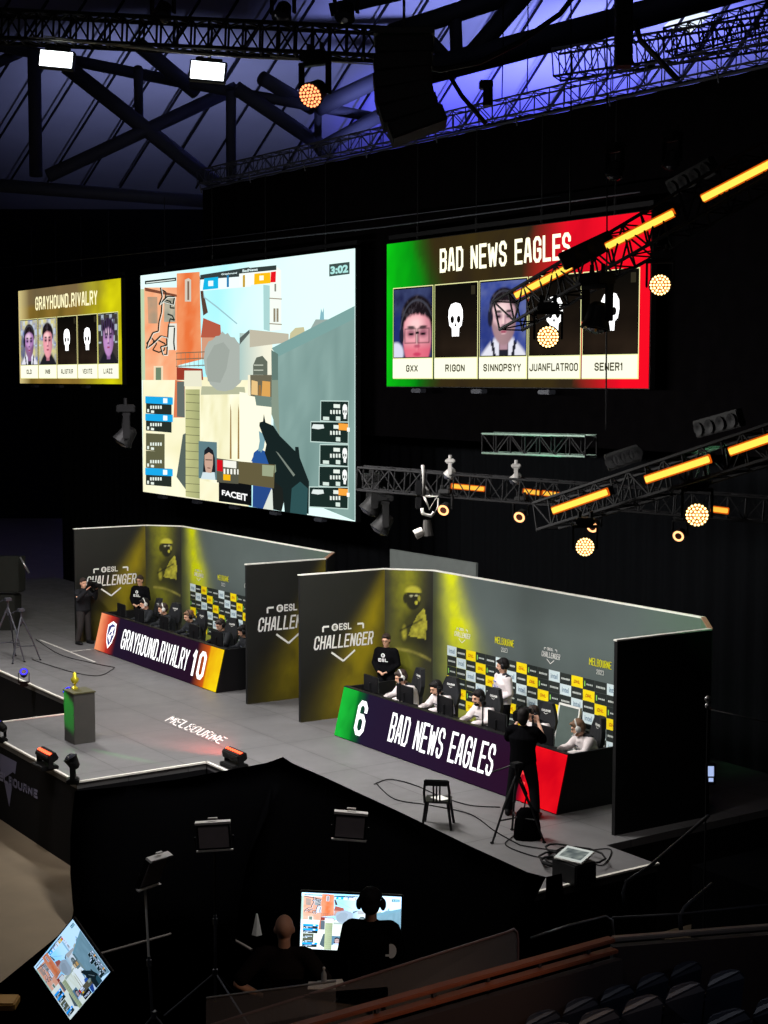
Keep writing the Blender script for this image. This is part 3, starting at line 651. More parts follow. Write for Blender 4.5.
cv.block('BAD NEWS EAGLES', [SU(440, 273, -31.917), SU(571, 259, -31.917), SU(571, 232, -31.917), SU(440, 249, -31.917)], tuple(1.3*x for x in C(255, 250, 215)[:3])+(1,), .42); cv.up()
YB_, YT_ = SU(394, 378, -31.917)[1], SU(394, 289, -31.917)[1]
U0 = [(SU(a, 380, -31.917)[0], SU(b, 380, -31.917)[0]) for a, b in ((393.7, 432.7), (435.2, 477.5), (480, 527), (529.4, 580.5), (583, 638.5))]
kb = cv.k
fc = lambda kind: (lambda *q: face(cv, *q, kind))
card(cv, *U0[0], YB_, YT_, 'GXX', fc(('glasses', 'pink', C(60, 70, 110), C(30, 34, 70))), .3)
card(cv, *U0[1], YB_, YT_, 'RIGON', dead(cv), .46)
card(cv, *U0[2], YB_, YT_, 'SINNOPSYY', fc(('beard', 'pale', C(40, 60, 140), C(100, 110, 160))), .8)
card(cv, *U0[3], YB_, YT_, 'JUANFLATROO', dead(cv), .95)
card(cv, *U0[4], YB_, YT_, 'SENER1', dead(cv), .52)
s_ = screen('s', -31.917, zt-sh_, sw, sh_, 'wide LED screen reading BAD NEWS EAGLES over five player cards, green to red'); cv.build('picture', SCR, s_)
# ---- left team screen
cv = Canvas((-56.845, YS, zt-sh_), (1, 0, 0), (0, 0, 1), (0, -1, 0), .003)
def fl(a, b):
    base = mixc(C(96, 80, 30), C(150, 118, 50), fbm(a*9, b*3, 41)); 
    if b > .8: base = mixc(base, C(90, 84, 76), .5)
    base = mixc(C(206, 190, 130), base, a/.12)
    return mixc(base, mixc(C(150, 140, 8), C(226, 220, 18), fbm(a*10, b*5, 42)), (a-.6)/.3)
cv.grid([(0, 0), (sw, 0), (sw, sh_), (0, sh_)], 60, 20, fl); cv.up()
cv.block('GRAYHOUND.RIVALRY', [SU(35.5, 310.5, -56.845), SU(97.5, 304.5, -56.845), SU(97.5, 290, -56.845), SU(35.5, 297, -56.845)], C(255, 246, 196), .38); cv.up()
U1 = [(SU(a, 380, -56.845)[0], SU(b, 380, -56.845)[0]) for a, b in ((21.6, 38.6), (39.8, 57.3), (58.5, 77.9), (79.1, 98.3), (99.5, 119.3))]
card(cv, *U1[0], YB_, YT_, 'OLD', fc(('beard', 'purple', C(60, 90, 190), C(230, 220, 120))), .3)
card(cv, *U1[1], YB_, YT_, 'INS', fc(('plain', 'pink', C(60, 90, 190), C(230, 220, 120))), .3)
card(cv, *U1[2], YB_, YT_, 'ALISTAIR', dead(cv), .62)
card(cv, *U1[3], YB_, YT_, 'VEXITE', dead(cv), .5)
card(cv, *U1[4], YB_, YT_, 'LIAZZ', fc(('streak', 'purple', C(70, 66, 60), C(40, 36, 40))), .45)
s_ = screen('s', -56.845, zt-sh_, sw, sh_, 'wide LED screen reading GRAYHOUND.RIVALRY over five player cards, gold and yellow'); cv.build('picture', SCR, s_)
# ---- game picture, drawn in unit coordinates so that every monitor can show it
MX, MW, MH = -46.0555, 12.7, 6.966; MZ = zt-MH
def px2uv(x, y): p = onY(x, y, YS); return ((p.x-MX)/MW, (p.z-MZ)/MH)
Z3 = lambda X, Y: px2uv(130+X/6.4, 250+Y/6.4)
Z4 = lambda X, Y: px2uv(240+X/5.908, 250+Y/5.908)
Z5 = lambda X, Y: px2uv(130+X/6.4, 380+Y/6.4)
Z6 = lambda X, Y: px2uv(240+X/5.908, 380+Y/5.908)
def game(cv, sc_w, sc_h, full=True):
    cv.conv = lambda u, v: (u*sc_w, v*sc_h)
    cl = lambda u, v: (max(0, min(1, u)), max(0, min(1, v)))
    def P(z, pts, col, up=True):
        cv.poly([cl(*z(*p)) for p in pts], col)
        if up: cv.up()
    def Q(z, q, nx, ny, fn): cv.grid([cl(*z(*p)) for p in q], nx, ny, fn); cv.up()
    cv.grid([(0, 0), (1, 0), (1, 1), (0, 1)], 24, 12, lambda a, b: mixc(C(226, 252, 248), C(160, 238, 248), math.exp(-((a-.42)/.2)**2)*1.6*fbm(a*5, b*4, 51))); cv.up()
    # ground / pale walls lower half
    Q(Z5, [(80, 715), (760, 832), (768, -20), (80, -20)], 14, 10, lambda a, b: mixc(C(232, 226, 176), C(255, 252, 226), fbm(a*8, b*5, 52)))
    # red-orange house at the left
    Q(Z3, [(78, 832), (310, 832), (310, 240), (92, 240)], 8, 16, lambda a, b: mixc(C(240, 134, 82), C(240, 196, 156), fbm(a*6, b*9, 53)))
    Q(Z3, [(118, 470), (178, 470), (175, 300), (112, 300)], 3, 6, lambda a, b: mixc(C(120, 136, 120), C(226, 160, 120), fbm(a*4, b*4, 54)))
    Q(Z3, [(218, 460), (290, 460), (290, 290), (222, 290)], 3, 6, lambda a, b: mixc(C(110, 130, 122), C(214, 196, 170), fbm(a*4, b*4, 55)))
    P(Z3, [(152, 832), (212, 832), (212, 742), (152, 742)], C(236, 214, 180)); P(Z3, [(165, 832), (200, 832), (200, 752), (165, 752)], C(110, 130, 104)); P(Z3, [(98, 262), (300, 300), (300, 286), (95, 240)], C(120, 70, 50))
    P(Z3, [(70, 832), (98, 832), (92, 250), (66, 250)], C(186, 206, 170))
    P(Z3, [(240, 640), (300, 640), (300, 470), (245, 470)], C(226, 226, 216))
    # tower house
    Q(Z3, [(302, 740), (458, 700), (446, 140), (300, 150)], 8, 18, lambda a, b: mixc(C(226, 112, 58), C(240, 172, 122), abs(a-.5)*1.1+.7*fbm(a*5, b*12, 56)-.35))
    P(Z3, [(352, 330), (392, 330), (392, 190), (375, 180), (352, 190)], C(206, 196, 180)); P(Z3, [(368, 320), (380, 320), (380, 200), (368, 200)], C(120, 96, 80))
    P(Z3, [(446, 160), (470, 260), (500, 400), (470, 420), (455, 300)], C(86, 62, 50))
    P(Z3, [(455, 560), (585, 560), (580, 480), (470, 435)], C(176, 88, 66)); P(Z3, [(460, 700), (560, 700), (560, 560), (460, 560)], C(206, 150, 120))
    P(Z3, [(300, 832), (470, 832), (465, 760), (300, 750)], C(150, 56, 40)); P(Z5, [(280, 240), (352, 240), (352, 10), (290, 0)], C(214, 120, 80)); P(Z5, [(302, 235), (352, 240), (350, 10), (302, 10)], C(96, 104, 100))
    for yy in (660, 700, 745): cv.line(Z3(296, yy), Z3(480, yy-8), .004, C(110, 100, 80))
    for xx in range(300, 480, 28): cv.line(Z3(xx, 660), Z3(xx, 748), .002, C(130, 120, 100))
    cv.up()
    # pale garden wall, pillar
    Q(Z5, [(448, 640), (768, 700), (740, 60), (458, 70)], 12, 10, lambda a, b: mixc(C(214, 206, 146), C(255, 254, 226), fbm(a*9, b*3, 57)*1.2))
    P(Z5, [(455, 95), (740, 90), (735, 45), (460, 40)], C(176, 180, 150)); 
    for x_ in (640, 690): P(Z5, [(x_, 505), (x_+12, 505), (x_+10, 200), (x_+4, 150)], C(150, 120, 70), False)
    cv.up()
    Q(Z5, [(358, 745), (448, 760), (448, 60), (356, 60)], 3, 12, lambda a, b: mixc(C(200, 200, 140), C(150, 156, 108), a*.6+fbm(a*4, b*14, 58)*.5))
    for yy in range(90, 740, 52): cv.line(Z5(358, yy), Z5(448, yy+6), .0025, C(100, 100, 70))
    P(Z5, [(348, 40), (462, 42), (458, -60), (350, -60)], C(226, 224, 200)); P(Z5, [(300, 620), (358, 700), (358, 340), (340, 350), (330, 420)], C(84, 96, 90))
    # round grey smoke puff
    cv.poly([cl(*Z3(*p)) for p in ((486, 790), (474, 700), (482, 630), (505, 585), (530, 575), (550, 552), (575, 548), (592, 520), (612, 540), (628, 530), (645, 556), (672, 560), (690, 588), (712, 610), (724, 660), (742, 740), (734, 800), (708, 850), (660, 892), (610, 905), (560, 898), (515, 860))], C(166, 174, 166)); cv.up()
    cv.poly([cl(*Z3(*p)) for p in ((500, 840), (492, 700), (540, 610), (600, 590), (640, 640), (620, 760), (580, 850))], C(154, 162, 154)); cv.up(); cv.poly([cl(*Z3(*p)) for p in ((470, 256), (480, 300), (560, 360), (690, 470), (686, 476), (555, 368), (474, 306))], C(150, 190, 196)); cv.up()
    # bell tower and gatehouse
    P(Z4, [(142, 470), (180, 480), (178, 210), (140, 205)], C(166, 206, 204)); P(Z4, [(178, 480), (246, 470), (246, 120), (222, 100), (178, 130)], C(238, 246, 236))
    for x_ in (200, 218): P(Z4, [(x_, 425), (x_+12, 425), (x_+12, 345), (x_, 345)], C(140, 130, 110), False)
    P(Z4, [(206, 245), (216, 245), (216, 200), (206, 200)], C(130, 130, 120)); cv.line(Z4(176, 285), Z4(250, 290), .004, C(150, 140, 120)); cv.line(Z4(176, 435), Z4(250, 440), .004, C(150, 140, 120)); cv.up()
    Q(Z4, [(0, 768), (205, 768), (190, 500), (0, 490)], 4, 6, lambda a, b: mixc(C(170, 196, 190), C(240, 236, 214), a*1.2)); P(Z4, [(60, 575), (290, 545), (290, 495), (60, 470)], C(186, 180, 160))
    P(Z4, [(0, 520), (58, 470), (60, 490), (0, 560)], C(86, 96, 92)); P(Z4, [(80, 768), (165, 768), (165, 660), (135, 625), (100, 635), (80, 680)], C(96, 104, 92))
    for yy in (680, 710, 740): cv.line(Z4(84, yy), Z4(140, yy), .004, C(190, 196, 180))
    P(Z4, [(290, 560), (390, 510), (380, 455), (330, 460), (300, 490)], C(196, 190, 150)); P(Z4, [(405, 490), (540, 430), (540, 410), (450, 410)], C(150, 166, 160)); P(Z4, [(474, 412), (500, 412), (498, 340), (490, 370), (482, 345)], C(130, 180, 190))
    # long grey-blue wall on the right
    cv.grid([cl(*Z6(205, 640)), cl(*Z6(684, 832)), cl(*Z4(691, 398)), cl(*Z4(196, 640))], 14, 14, lambda a, b: mixc(C(98, 128, 124), C(142, 172, 166), fbm(a*10, b*3, 59)*.9+b*.2)); cv.up()
    P(Z4, [(228, 630), (690, 405), (690, 330), (190, 580)], C(120, 158, 154)); P(Z4, [(190, 768), (228, 768), (228, 615), (188, 590)], C(96, 120, 112))
    P(Z6, [(188, 200), (236, 330), (228, 0), (188, 0)], C(130, 146, 130)); P(Z6, [(0, 480), (185, 560), (190, 100), (0, 70)], C(250, 248, 222)); P(Z6, [(50, 90), (190, 120), (190, -30), (50, -30)], C(104, 100, 82)); P(Z6, [(70, 85), (108, 90), (108, 10), (72, 0)], C(226, 190, 130)); P(Z6, [(130, 95), (182, 105), (182, 10), (136, 5)], C(214, 160, 86)); P(Z6, [(112, 92), (128, 94), (126, 30), (114, 30)], C(150, 110, 60)); P(Z6, [(50, 90), (66, 92), (64, -30), (50, -30)], C(240, 234, 206)); P(Z6, [(100, 150), (190, 160), (190, 100), (90, 90)], C(110, 130, 120))
    # held weapon, gloves
    GN = C(22, 34, 34)
    P(Z6, [(75, 490), (175, 500), (150, 420), (115, 405), (85, 430)], C(40, 84, 150)); P(Z6, [(78, 750), (140, 770), (200, 640), (190, 620), (80, 620)], C(38, 70, 130)); P(Z6, [(140, 765), (200, 780), (212, 690), (190, 640)], C(214, 220, 210))
    P(Z6, [(100, 480), (145, 400), (155, 330), (115, 300), (120, 360)], C(120, 160, 170))
    P(Z6, [(200, 765), (250, 775), (270, 690), (230, 500), (190, 520)], C(28, 32, 30))
    P(Z6, [(205, 790), (268, 790), (255, 640), (210, 600), (150, 430), (160, 380), (118, 270), (120, 250), (140, 245), (145, 200), (155, 250), (200, 270), (240, 330), (330, 420), (330, 395), (350, 395), (358, 460), (412, 600), (410, 790), (330, 815)], GN)
    P(Z6, [(300, 800), (400, 800), (405, 640), (360, 600), (310, 640)], C(44, 78, 80)); P(Z6, [(215, 420), (230, 430), (330, 560), (320, 570)], C(120, 130, 120))
    P(Z6, [(135, 560), (190, 575), (218, 540), (215, 500), (150, 500)], C(130, 146, 120))
    # minimap
    for i, (x, y, w_, h_) in enumerate(((100, 180, 200, 14),)): P(Z3, [(x, y+40), (x+w_, y+18), (x+w_, y-4), (x, y+18)], C(30, 34, 30)); P(Z3, [(x+8, y+34), (x+w_-8, y+12), (x+w_-8, y+6), (x+8, y+28)], C(220, 236, 230))
    mm = [(200, 240), (210, 300), (190, 350), (240, 300), (290, 300), (280, 350), (210, 330), (205, 400), (190, 460), (185, 520), (150, 530), (120, 590), (110, 630), (150, 600), (200, 550), (240, 560), (240, 610), (200, 620), (215, 670), (240, 670), (250, 490), (290, 490), (285, 590), (290, 640)]
    m2_ = [(110, 600), (140, 560), (175, 600), (150, 640), (190, 655), (225, 640), (230, 600), (180, 575), (150, 590)]
    m3_ = [(200, 250), (235, 270), (230, 320), (265, 330), (262, 370), (290, 372)]; m4_ = [(245, 410), (275, 420), (290, 450), (262, 440), (250, 490)]
    for ml in (m2_, m3_, m4_):
        for p, q in zip(ml, ml[1:]): cv.line(Z3(*p), Z3(*q), .0065, C(30, 38, 34))
    for p, q in zip(mm, mm[1:]): cv.line(Z3(*p), Z3(*q), .0075, C(26, 34, 30))
    cv.up()
    for p, q in zip(mm, mm[1:]): cv.line(Z3(p[0]+7, p[1]+4), Z3(q[0]+7, q[1]+4), .003, C(232, 236, 226))
    cv.up()
    # scoreboard at the top
    P(Z3, [(455, 215), (768, 170), (768, 110), (455, 160)], C(50, 60, 60)); P(Z3, [(455, 262), (780, 235), (780, 165), (455, 190)], C(236, 250, 250)); P(Z3, [(470, 256), (570, 246), (570, 172), (480, 182)], C(20, 176, 222)); P(Z3, [(506, 232), (538, 230), (538, 196), (506, 198)], C(230, 250, 255))
    P(Z4, [(0, 215), (220, 190), (220, 90), (0, 120)], C(240, 250, 244)); P(Z4, [(0, 140), (220, 118), (220, 90), (0, 112)], C(50, 60, 58)); P(Z4, [(88, 205), (185, 196), (185, 132), (90, 140)], C(246, 186, 20)); P(Z4, [(185, 192), (216, 190), (218, 126), (188, 130)], C(226, 20, 30)); P(Z4, [(120, 180), (145, 178), (145, 150), (120, 152)], C(255, 250, 230))
    cv.text('Grayhound', [Z3(590, 165), Z3(690, 155), Z3(690, 140), Z3(590, 150)], C(220, 240, 240)); cv.text('BadNews', [Z4(20, 132), Z4(110, 122), Z4(110, 106), Z4(20, 116)], C(220, 240, 240))
    for x_ in (625, 728): P(Z3, [(x_, 238), (x_+14, 237), (x_+14, 160), (x_, 162)], C(30, 120, 170) if x_ < 700 else C(190, 150, 30), False)
    cv.up()
    P(Z4, [(533, 157), (653, 142), (653, 70), (533, 85)], C(60, 76, 74)); cv.text('3:02', [Z4(540, 145), Z4(645, 133), Z4(645, 85), Z4(540, 98)], C(170, 226, 220), .05); cv.up()
    # player tags at the left
    for y0, act in ((104, 1), (215, 1), (340, 0), (452, 0), (562, 1)):
        r_ = 276 if act else 232; P(Z5, [(108, y0+108), (r_-4, y0+122), (r_-4, y0+6), (108, y0)], C(38, 46, 40) if act else C(92, 92, 66))
        if act: P(Z5, [(104, y0+44), (r_+4, y0+54), (r_+4, y0+8), (104, y0)], C(26, 164, 226))
        for g in range(5): P(Z5, [(135+g*16, y0+80), (145+g*16, y0+81), (145+g*16, y0+60), (135+g*16, y0+60)], C(226, 236, 226), False)
        P(Z5, [(116, y0+102), (128, y0+102), (128, y0+82), (116, y0+82)], C(226, 236, 226), False); P(Z5, [(140, y0+106), (160, y0+108), (160, y0+92), (140, y0+90)], C(226, 236, 226), False)
        if act: P(Z5, [(218, y0+44), (245, y0+44), (245, y0+14), (218, y0+12)], C(240, 250, 250), False)
        cv.up()
    # player tags at the right
    for y0, x0, sk_ in ((122, 482, 1), (245, 424, 0), (380, 478, 1), (508, 474, 1), (630, 416, 0)):
        P(Z6, [(x0-2, y0+122), (648, y0+134), (650, y0), (x0, y0-2)], C(190, 214, 206)); P(Z6, [(x0+3, y0+116), (644, y0+128), (646, y0+6), (x0+4, y0+4)], C(26, 42, 38))
        for g in range(4): P(Z6, [(540+g*17, y0+78), (550+g*17, y0+79), (550+g*17, y0+56), (540+g*17, y0+55)], C(226, 236, 226), False)
        P(Z6, [(560, y0+42), (598, y0+44), (598, y0+22), (560, y0+20)], C(226, 236, 226), False); P(Z6, [(574, y0+116), (600, y0+118), (600, y0+94), (574, y0+92)], C(210, 226, 216), False)
        cv.up()
        if sk_: 
            c_ = Z6(627, y0+64); skull(cv, c_[0], c_[1], .018, .055, C(246, 250, 246), C(26, 42, 38)); P(Z6, [(498, y0+114), (534, y0+116), (534, y0+96), (498, y0+94)], C(210, 226, 216))
        else: P(Z6, [(590, y0+50), (646, y0+54), (646, y0+14), (590, y0+10)], C(240, 160, 60)); P(Z6, [(430, y0+40), (470, y0+46), (505, y0+40), (500, y0+18), (440, y0+16)], C(220, 230, 226)); P(Z6, [(640, y0+60), (656, y0+60), (656, y0+36), (640, y0+36)], C(250, 250, 240))
    # player camera, name plate and sponsor box
    P(Z5, [(448, 628), (565, 640), (565, 398), (448, 390)], C(92, 122, 128)); P(Z5, [(462, 632), (556, 640), (550, 590), (520, 560), (480, 570)], C(206, 222, 226)); P(Z5, [(476, 590), (556, 590), (552, 500), (540, 450), (510, 425), (485, 450)], C(28, 30, 36)); P(Z5, [(495, 590), (530, 595), (540, 540), (540, 480), (515, 462), (486, 480), (486, 540)], C(196, 160, 140)); cv.line(Z5(492, 510), Z5(536, 512), .004, C(70, 50, 46)); cv.line(Z5(504, 562), Z5(524, 564), .004, C(110, 70, 60))
    P(Z5, [(565, 655), (780, 676), (780, 530), (565, 500)], C(84, 84, 70)); P(Z5, [(566, 580), (602, 586), (602, 514), (566, 508)], C(206, 16, 30)); P(Z5, [(606, 556), (690, 566), (690, 520), (606, 512)], C(236, 236, 226))
    for g in range(7): P(Z5, [(608+g*22, 600+g), (620+g*22, 601+g), (620+g*22, 568+g), (608+g*22, 567+g)], C(240, 240, 230), False)
    P(Z5, [(606, 640), (652, 644), (652, 606), (606, 602)], C(240, 180, 20)); P(Z6, [(0, 610), (210, 640), (215, 500), (0, 480)], C(96, 88, 60)); P(Z6, [(140, 565), (205, 572), (212, 505), (140, 500)], C(150, 160, 130)); P(Z6, [(75, 480), (150, 495), (130, 420), (100, 420)], C(40, 84, 150))
    P(Z5, [(578, 775), (768, 800), (768, 670), (578, 655)], C(14, 16, 18)); P(Z6, [(0, 725), (78, 745), (78, 620), (0, 608)], C(14, 16, 18))
    cv.text('FACEiT', [Z5(598, 735), px2uv(249, 501.5), px2uv(249, 494), Z5(598, 702)], C(246, 246, 246), .035)
    cv.conv = None
cv = Canvas((MX, YS, MZ), (1, 0, 0), (0, 0, 1), (0, -1, 0), .0004)
game(cv, MW, MH)
s_ = screen('s', MX, MZ, MW, MH, 'very large centre LED screen showing a sunlit village street game picture'); cv.build('picture', SCR, s_)
def monitor_picture(o, U, W, N, w, h, par, name='picture', m=None):
    cv = Canvas(o, U, W, N, .00015); game(cv, w, h); return cv.build(name, m or led_mat('monitor_led', 1.0), par)
# ================================================================ STAGE LIGHTS
AMB = glow('amber_tube', C(255, 222, 84), 1.25); AMBE = glow('amber_halo', C(236, 96, 10), .8); AMB2 = glow('amber_dim', C(255, 196, 70), 1.1); WARM = glow('warm_led_dot', C(255, 226, 150), 3.2); ORG = glow('orange_led_dot', C(255, 150, 96), 2.6)
CH = mat('fixture_black', C(9, 9, 10), .6)
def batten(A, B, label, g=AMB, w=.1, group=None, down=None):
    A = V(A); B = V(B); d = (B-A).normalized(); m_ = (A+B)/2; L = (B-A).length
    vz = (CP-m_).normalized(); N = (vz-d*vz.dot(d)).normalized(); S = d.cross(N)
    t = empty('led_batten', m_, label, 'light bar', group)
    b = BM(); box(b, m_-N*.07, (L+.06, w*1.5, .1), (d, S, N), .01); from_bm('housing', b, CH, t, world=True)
    b = BM(); box(b, m_-N*.005, (L, w, .03), (d, S, N), .01); st_ = from_bm('glowing_strip', b, g, t, world=True); b = BM(); box(b, m_-N*.02, (L+.04, w*1.45, .03), (d, S, N), .01); from_bm('halo_strip', b, AMBE, st_, world=True)  # wider orange strip added as the glow halo around the bar
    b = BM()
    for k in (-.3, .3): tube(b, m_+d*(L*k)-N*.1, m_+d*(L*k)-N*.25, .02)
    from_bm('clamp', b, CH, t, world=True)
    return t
def moving_head(p, aim, label, rad=.16, g=None, dots=True, hang=True, body=CH, cat='moving light', group=None, yk=1.):
    """p: centre of the head; aim: direction of the lens"""
    p = V(p); X, Y, Z = axes(aim); t = empty('moving_head_light', p, label, cat, group); s = 1 if hang else -1
    prof = [(rad*.45, -rad*1.9), (rad*.75, -rad*1.6), (rad*.9, -rad*.6), (rad*1.06, -rad*.1), (rad*1.08, 0), (rad*.98, 0)]
    b = BM(); lathe(b, prof, 24, (X, Y, Z), p+Z*rad*.8); h = from_bm('lamp_head', b, body, t, world=True, smooth=False)
    b = BM(); q = p+Z*rad*.8
    if g:
        if dots:
            for rr, n in ((0, 1), (.3, 6), (.58, 12), (.86, 18)):
                for k in range(n):
                    a = 2*math.pi*k/n; c = q+(X*math.cos(a)+Y*math.sin(a))*(rad*rr)+Z*.006; r_ = rad*.115
                    lathe(b, [(r_, 0), (r_, .01), (r_*.6, .02)], 7, (X, Y, Z), c)
        else:
            n = 24
            ri = [b.verts.new(q+(X*math.cos(2*math.pi*k/n)+Y*math.sin(2*math.pi*k/n))*rad*.58+Z*.012) for k in range(n)]; ro = [b.verts.new(q+(X*math.cos(2*math.pi*k/n)+Y*math.sin(2*math.pi*k/n))*rad*.95+Z*.012) for k in range(n)]
            for k in range(n): b.faces.new((ri[k], ro[k], ro[(k+1) % n], ri[(k+1) % n]))
        from_bm('led_array' if dots else 'led_ring', b, g, h, world=True)
        b = BM(); lathe(b, [(rad*.95, 0), (rad*.95, .004)], 24, (X, Y, Z), q); from_bm('lens', b, (mat('amber_lens', C(190, 96, 40), .2) if g is WARM else mat('dark_red_lens', C(110, 26, 8), .3)) if dots else mat('dark_lens', C(60, 30, 20), .2), h, world=True)
    else:
        b = BM(); lathe(b, [(rad*.85, 0), (rad*.8, .02), (rad*.4, .05)], 24, (X, Y, Z), q); from_bm('lens', b, mat('clear_lens', C(50, 52, 60), .1, .2), h, world=True)
    side = V((Z.y, -Z.x, 0)); side = side.normalized() if side.length > .1 else RT
    b = BM(); top = p+V((0, 0, s*rad*2.1*yk))
    for k in (-1, 1): box(b, (p+side*(k*rad*1.25)+top+side*(k*rad*1.25))/2, (rad*.22, rad*.7, (top-p).length+rad*.5), (side, side.cross(V((0, 0, 1))), V((0, 0, 1))), .01)
    box(b, top+V((0, 0, s*rad*.1)), (rad*2.7, rad*.8, rad*.3), (side, side.cross(V((0, 0, 1))), V((0, 0, 1))), .01); from_bm('yoke', b, body, t, world=True)
    b = BM(); box(b, top+V((0, 0, s*rad*.65)), (rad*2., rad*1.8, rad*.8), (side, side.cross(V((0, 0, 1))), V((0, 0, 1))), .02)
    if hang:
        for k in (-1, 1): tube(b, top+side*(k*rad*.6)+V((0, 0, rad)), top+side*(k*rad*.6)+V((0, 0, rad*1.7)), .03)
    from_bm('base', b, body, t, world=True)
    return t
toCam = lambda p: (CP-V(p)).normalized()
# top-left floods
WFL = glow('white_flood', C(244, 250, 255), 6.)
for i, (q, lb) in enumerate(((((39, 50), (71, 53), (73, 68), (41, 65)), 'left one of two bright white floodlights under the top truss'), (((190, 61), (223, 64), (225, 80), (192, 78)), 'right one of two bright white floodlights under the top truss'))):
    pts = [at(x, y, 24) for x, y in q]; m_ = sum(pts, V())/4; X = (pts[1]-pts[0]).normalized(); Z = (pts[0]-pts[3]).normalized(); Z = (Z-X*Z.dot(X)).normalized(); N = toCam(m_); N = (N-X*N.dot(X)-Z*N.dot(Z)).normalized()
    t = empty('floodlight', m_, lb, 'floodlight', 'white floodlights on the top truss'); w_ = (pts[1]-pts[0]).length; h_ = (pts[0]-pts[3]).length
    b = BM(); box(b, m_-N*.07, (w_+.06, h_+.06, .12), (X, Z, N), .01); from_bm('housing', b, CH, t, world=True)
    b = BM(); box(b, m_, (w_, h_, .02), (X, Z, N)); from_bm('lamp_face', b, WFL, t, world=True)
    b = BM(); tube(b, m_-N*.08+Z*h_/2, m_-N*.1+Z*(h_/2+.25), .03); box(b, m_-N*.07+Z*(h_/2+.06), (w_*.8, .04, .05), (X, Z, N)); from_bm('bracket', b, CH, t, world=True)
p = at(315, 92, 23.5); moving_head(p, toCam(p)*.75-RT*.45-UP*.35, 'round moving light with glowing orange dots hanging under the top truss', .19, ORG)
for x, t_, lb in ((283, 24, 'dark moving light on the top truss beside the orange one'), (346, 24, 'dark moving light on the top truss between the orange one and the speakers'), (163, 24, 'dark moving light standing on the top truss between the floodlights')):
    p = at(x, 12, t_); moving_head(p, V((.3, -.4, -.8)), lb, .15)
# right upper truss and its bars
tA, tB = 24., 19.5
def tline(x0, y0, x1, y1, x, t0=tA, t1=tB):
    k = (x-x0)/(x1-x0); inv = (1-k)/t0+k/t1; return at(x, y0+(y1-y0)*k, 1/inv)
U_ = lambda x, dy=0: (lambda k: at(x, 300+(145-300)*k+dy, 1/((1-k)/tA+k/tB)))((x-515)/(790-515.))
truss('lighting_truss', U_(508, 12), U_(800, 8), .46, 16, TRD, 'upper black lattice truss with amber bars, slanting up before the right team screen', r=.028)
L_ = lambda x, dy=0: (lambda k: at(x, 508+(434-508)*k+dy, 1/((1-k)/tA+k/tB)))((x-552)/(790-552.))
truss('lighting_truss', L_(546, 6), L_(800, 4), .42, 14, TRD, 'lower black lattice truss with three amber bars, slanting up above the right booth', r=.026)
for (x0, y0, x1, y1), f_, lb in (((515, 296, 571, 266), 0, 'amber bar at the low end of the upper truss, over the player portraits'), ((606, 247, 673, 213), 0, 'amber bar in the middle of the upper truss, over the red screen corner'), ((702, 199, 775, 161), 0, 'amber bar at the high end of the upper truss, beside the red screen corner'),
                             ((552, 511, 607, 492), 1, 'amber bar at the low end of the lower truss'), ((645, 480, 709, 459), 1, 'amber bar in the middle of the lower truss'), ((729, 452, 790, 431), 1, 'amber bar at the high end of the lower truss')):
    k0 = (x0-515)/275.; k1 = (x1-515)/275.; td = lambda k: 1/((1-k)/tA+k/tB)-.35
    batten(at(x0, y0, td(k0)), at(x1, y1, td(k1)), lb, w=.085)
for (x, y), rd, lb, g_ in (((660, 285), .145, 'round glowing amber light right of the red screen edge', 1), ((548, 337), .15, 'round glowing amber light hanging in front of the player portraits', 1), ((585, 547), .13, 'round glowing amber light hanging just above the right booth wall', 1), ((697, 515), .16, 'round glowing amber light below the middle of the lower truss', 1)):
    p = at(x, y, 21.3); moving_head(p, toCam(p), lb, rd, WARM)
    b = p
for (x, y), t_, lb in (((597, 318), 21, 'large dark moving light hanging in front of the fifth player card'), ((672, 160), 21, 'dark moving light above the upper truss by its high bar'), ((615, 170), 22, 'dark moving light above the upper truss by the red screen corner')):
    p = at(x, y, t_); moving_head(p, V((0, -.2, -1)), lb, .19 if x == 597 else .12)
RING = glow('ring_light', C(255, 180, 120), 2.2)
for (x, y), lb in (((445, 508), 'small ring-lit moving light beside the hanging camera rig'), ((521, 515), 'small ring-lit moving light below the rear amber bars'), ((680, 534), 'small ring-lit moving light left of the large amber light'), ((594, 525), 'small ring-lit moving light above the booth-wall amber light')):
    p = at(x, y, 27); moving_head(p, toCam(p)*.8-RT*.3-UP*.4, lb, .105, RING, dots=False)
WB = mat('white_fixture', C(120, 118, 116), .4)
for (x, y), lb in (((450, 473), 'white moving light on the rear truss by the hanging camera rig'), ((516, 478), 'white moving light on the rear truss in its middle')):
    p = at(x, y, 27); moving_head(p, V((-.3, -.4, -.7)), lb, .095, body=WB, yk=.75)
truss('lighting_truss', at(360, 478, 27.6), at(800, 512, 25.6), .4, 26, TRD, 'rear black lattice truss running behind the lower amber truss', r=.022)
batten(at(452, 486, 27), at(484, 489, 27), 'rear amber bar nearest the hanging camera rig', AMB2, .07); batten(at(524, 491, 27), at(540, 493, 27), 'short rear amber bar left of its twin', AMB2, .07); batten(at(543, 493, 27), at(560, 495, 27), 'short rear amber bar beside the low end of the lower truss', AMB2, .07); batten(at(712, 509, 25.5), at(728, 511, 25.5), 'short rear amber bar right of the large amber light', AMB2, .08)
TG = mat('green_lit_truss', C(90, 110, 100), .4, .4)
truss('lighting_truss', at(488, 443, 29), at(591, 446, 27.5), .36, 7, TG, 'short grey truss washed in green light below the right team screen', r=.024, m2=TRD)
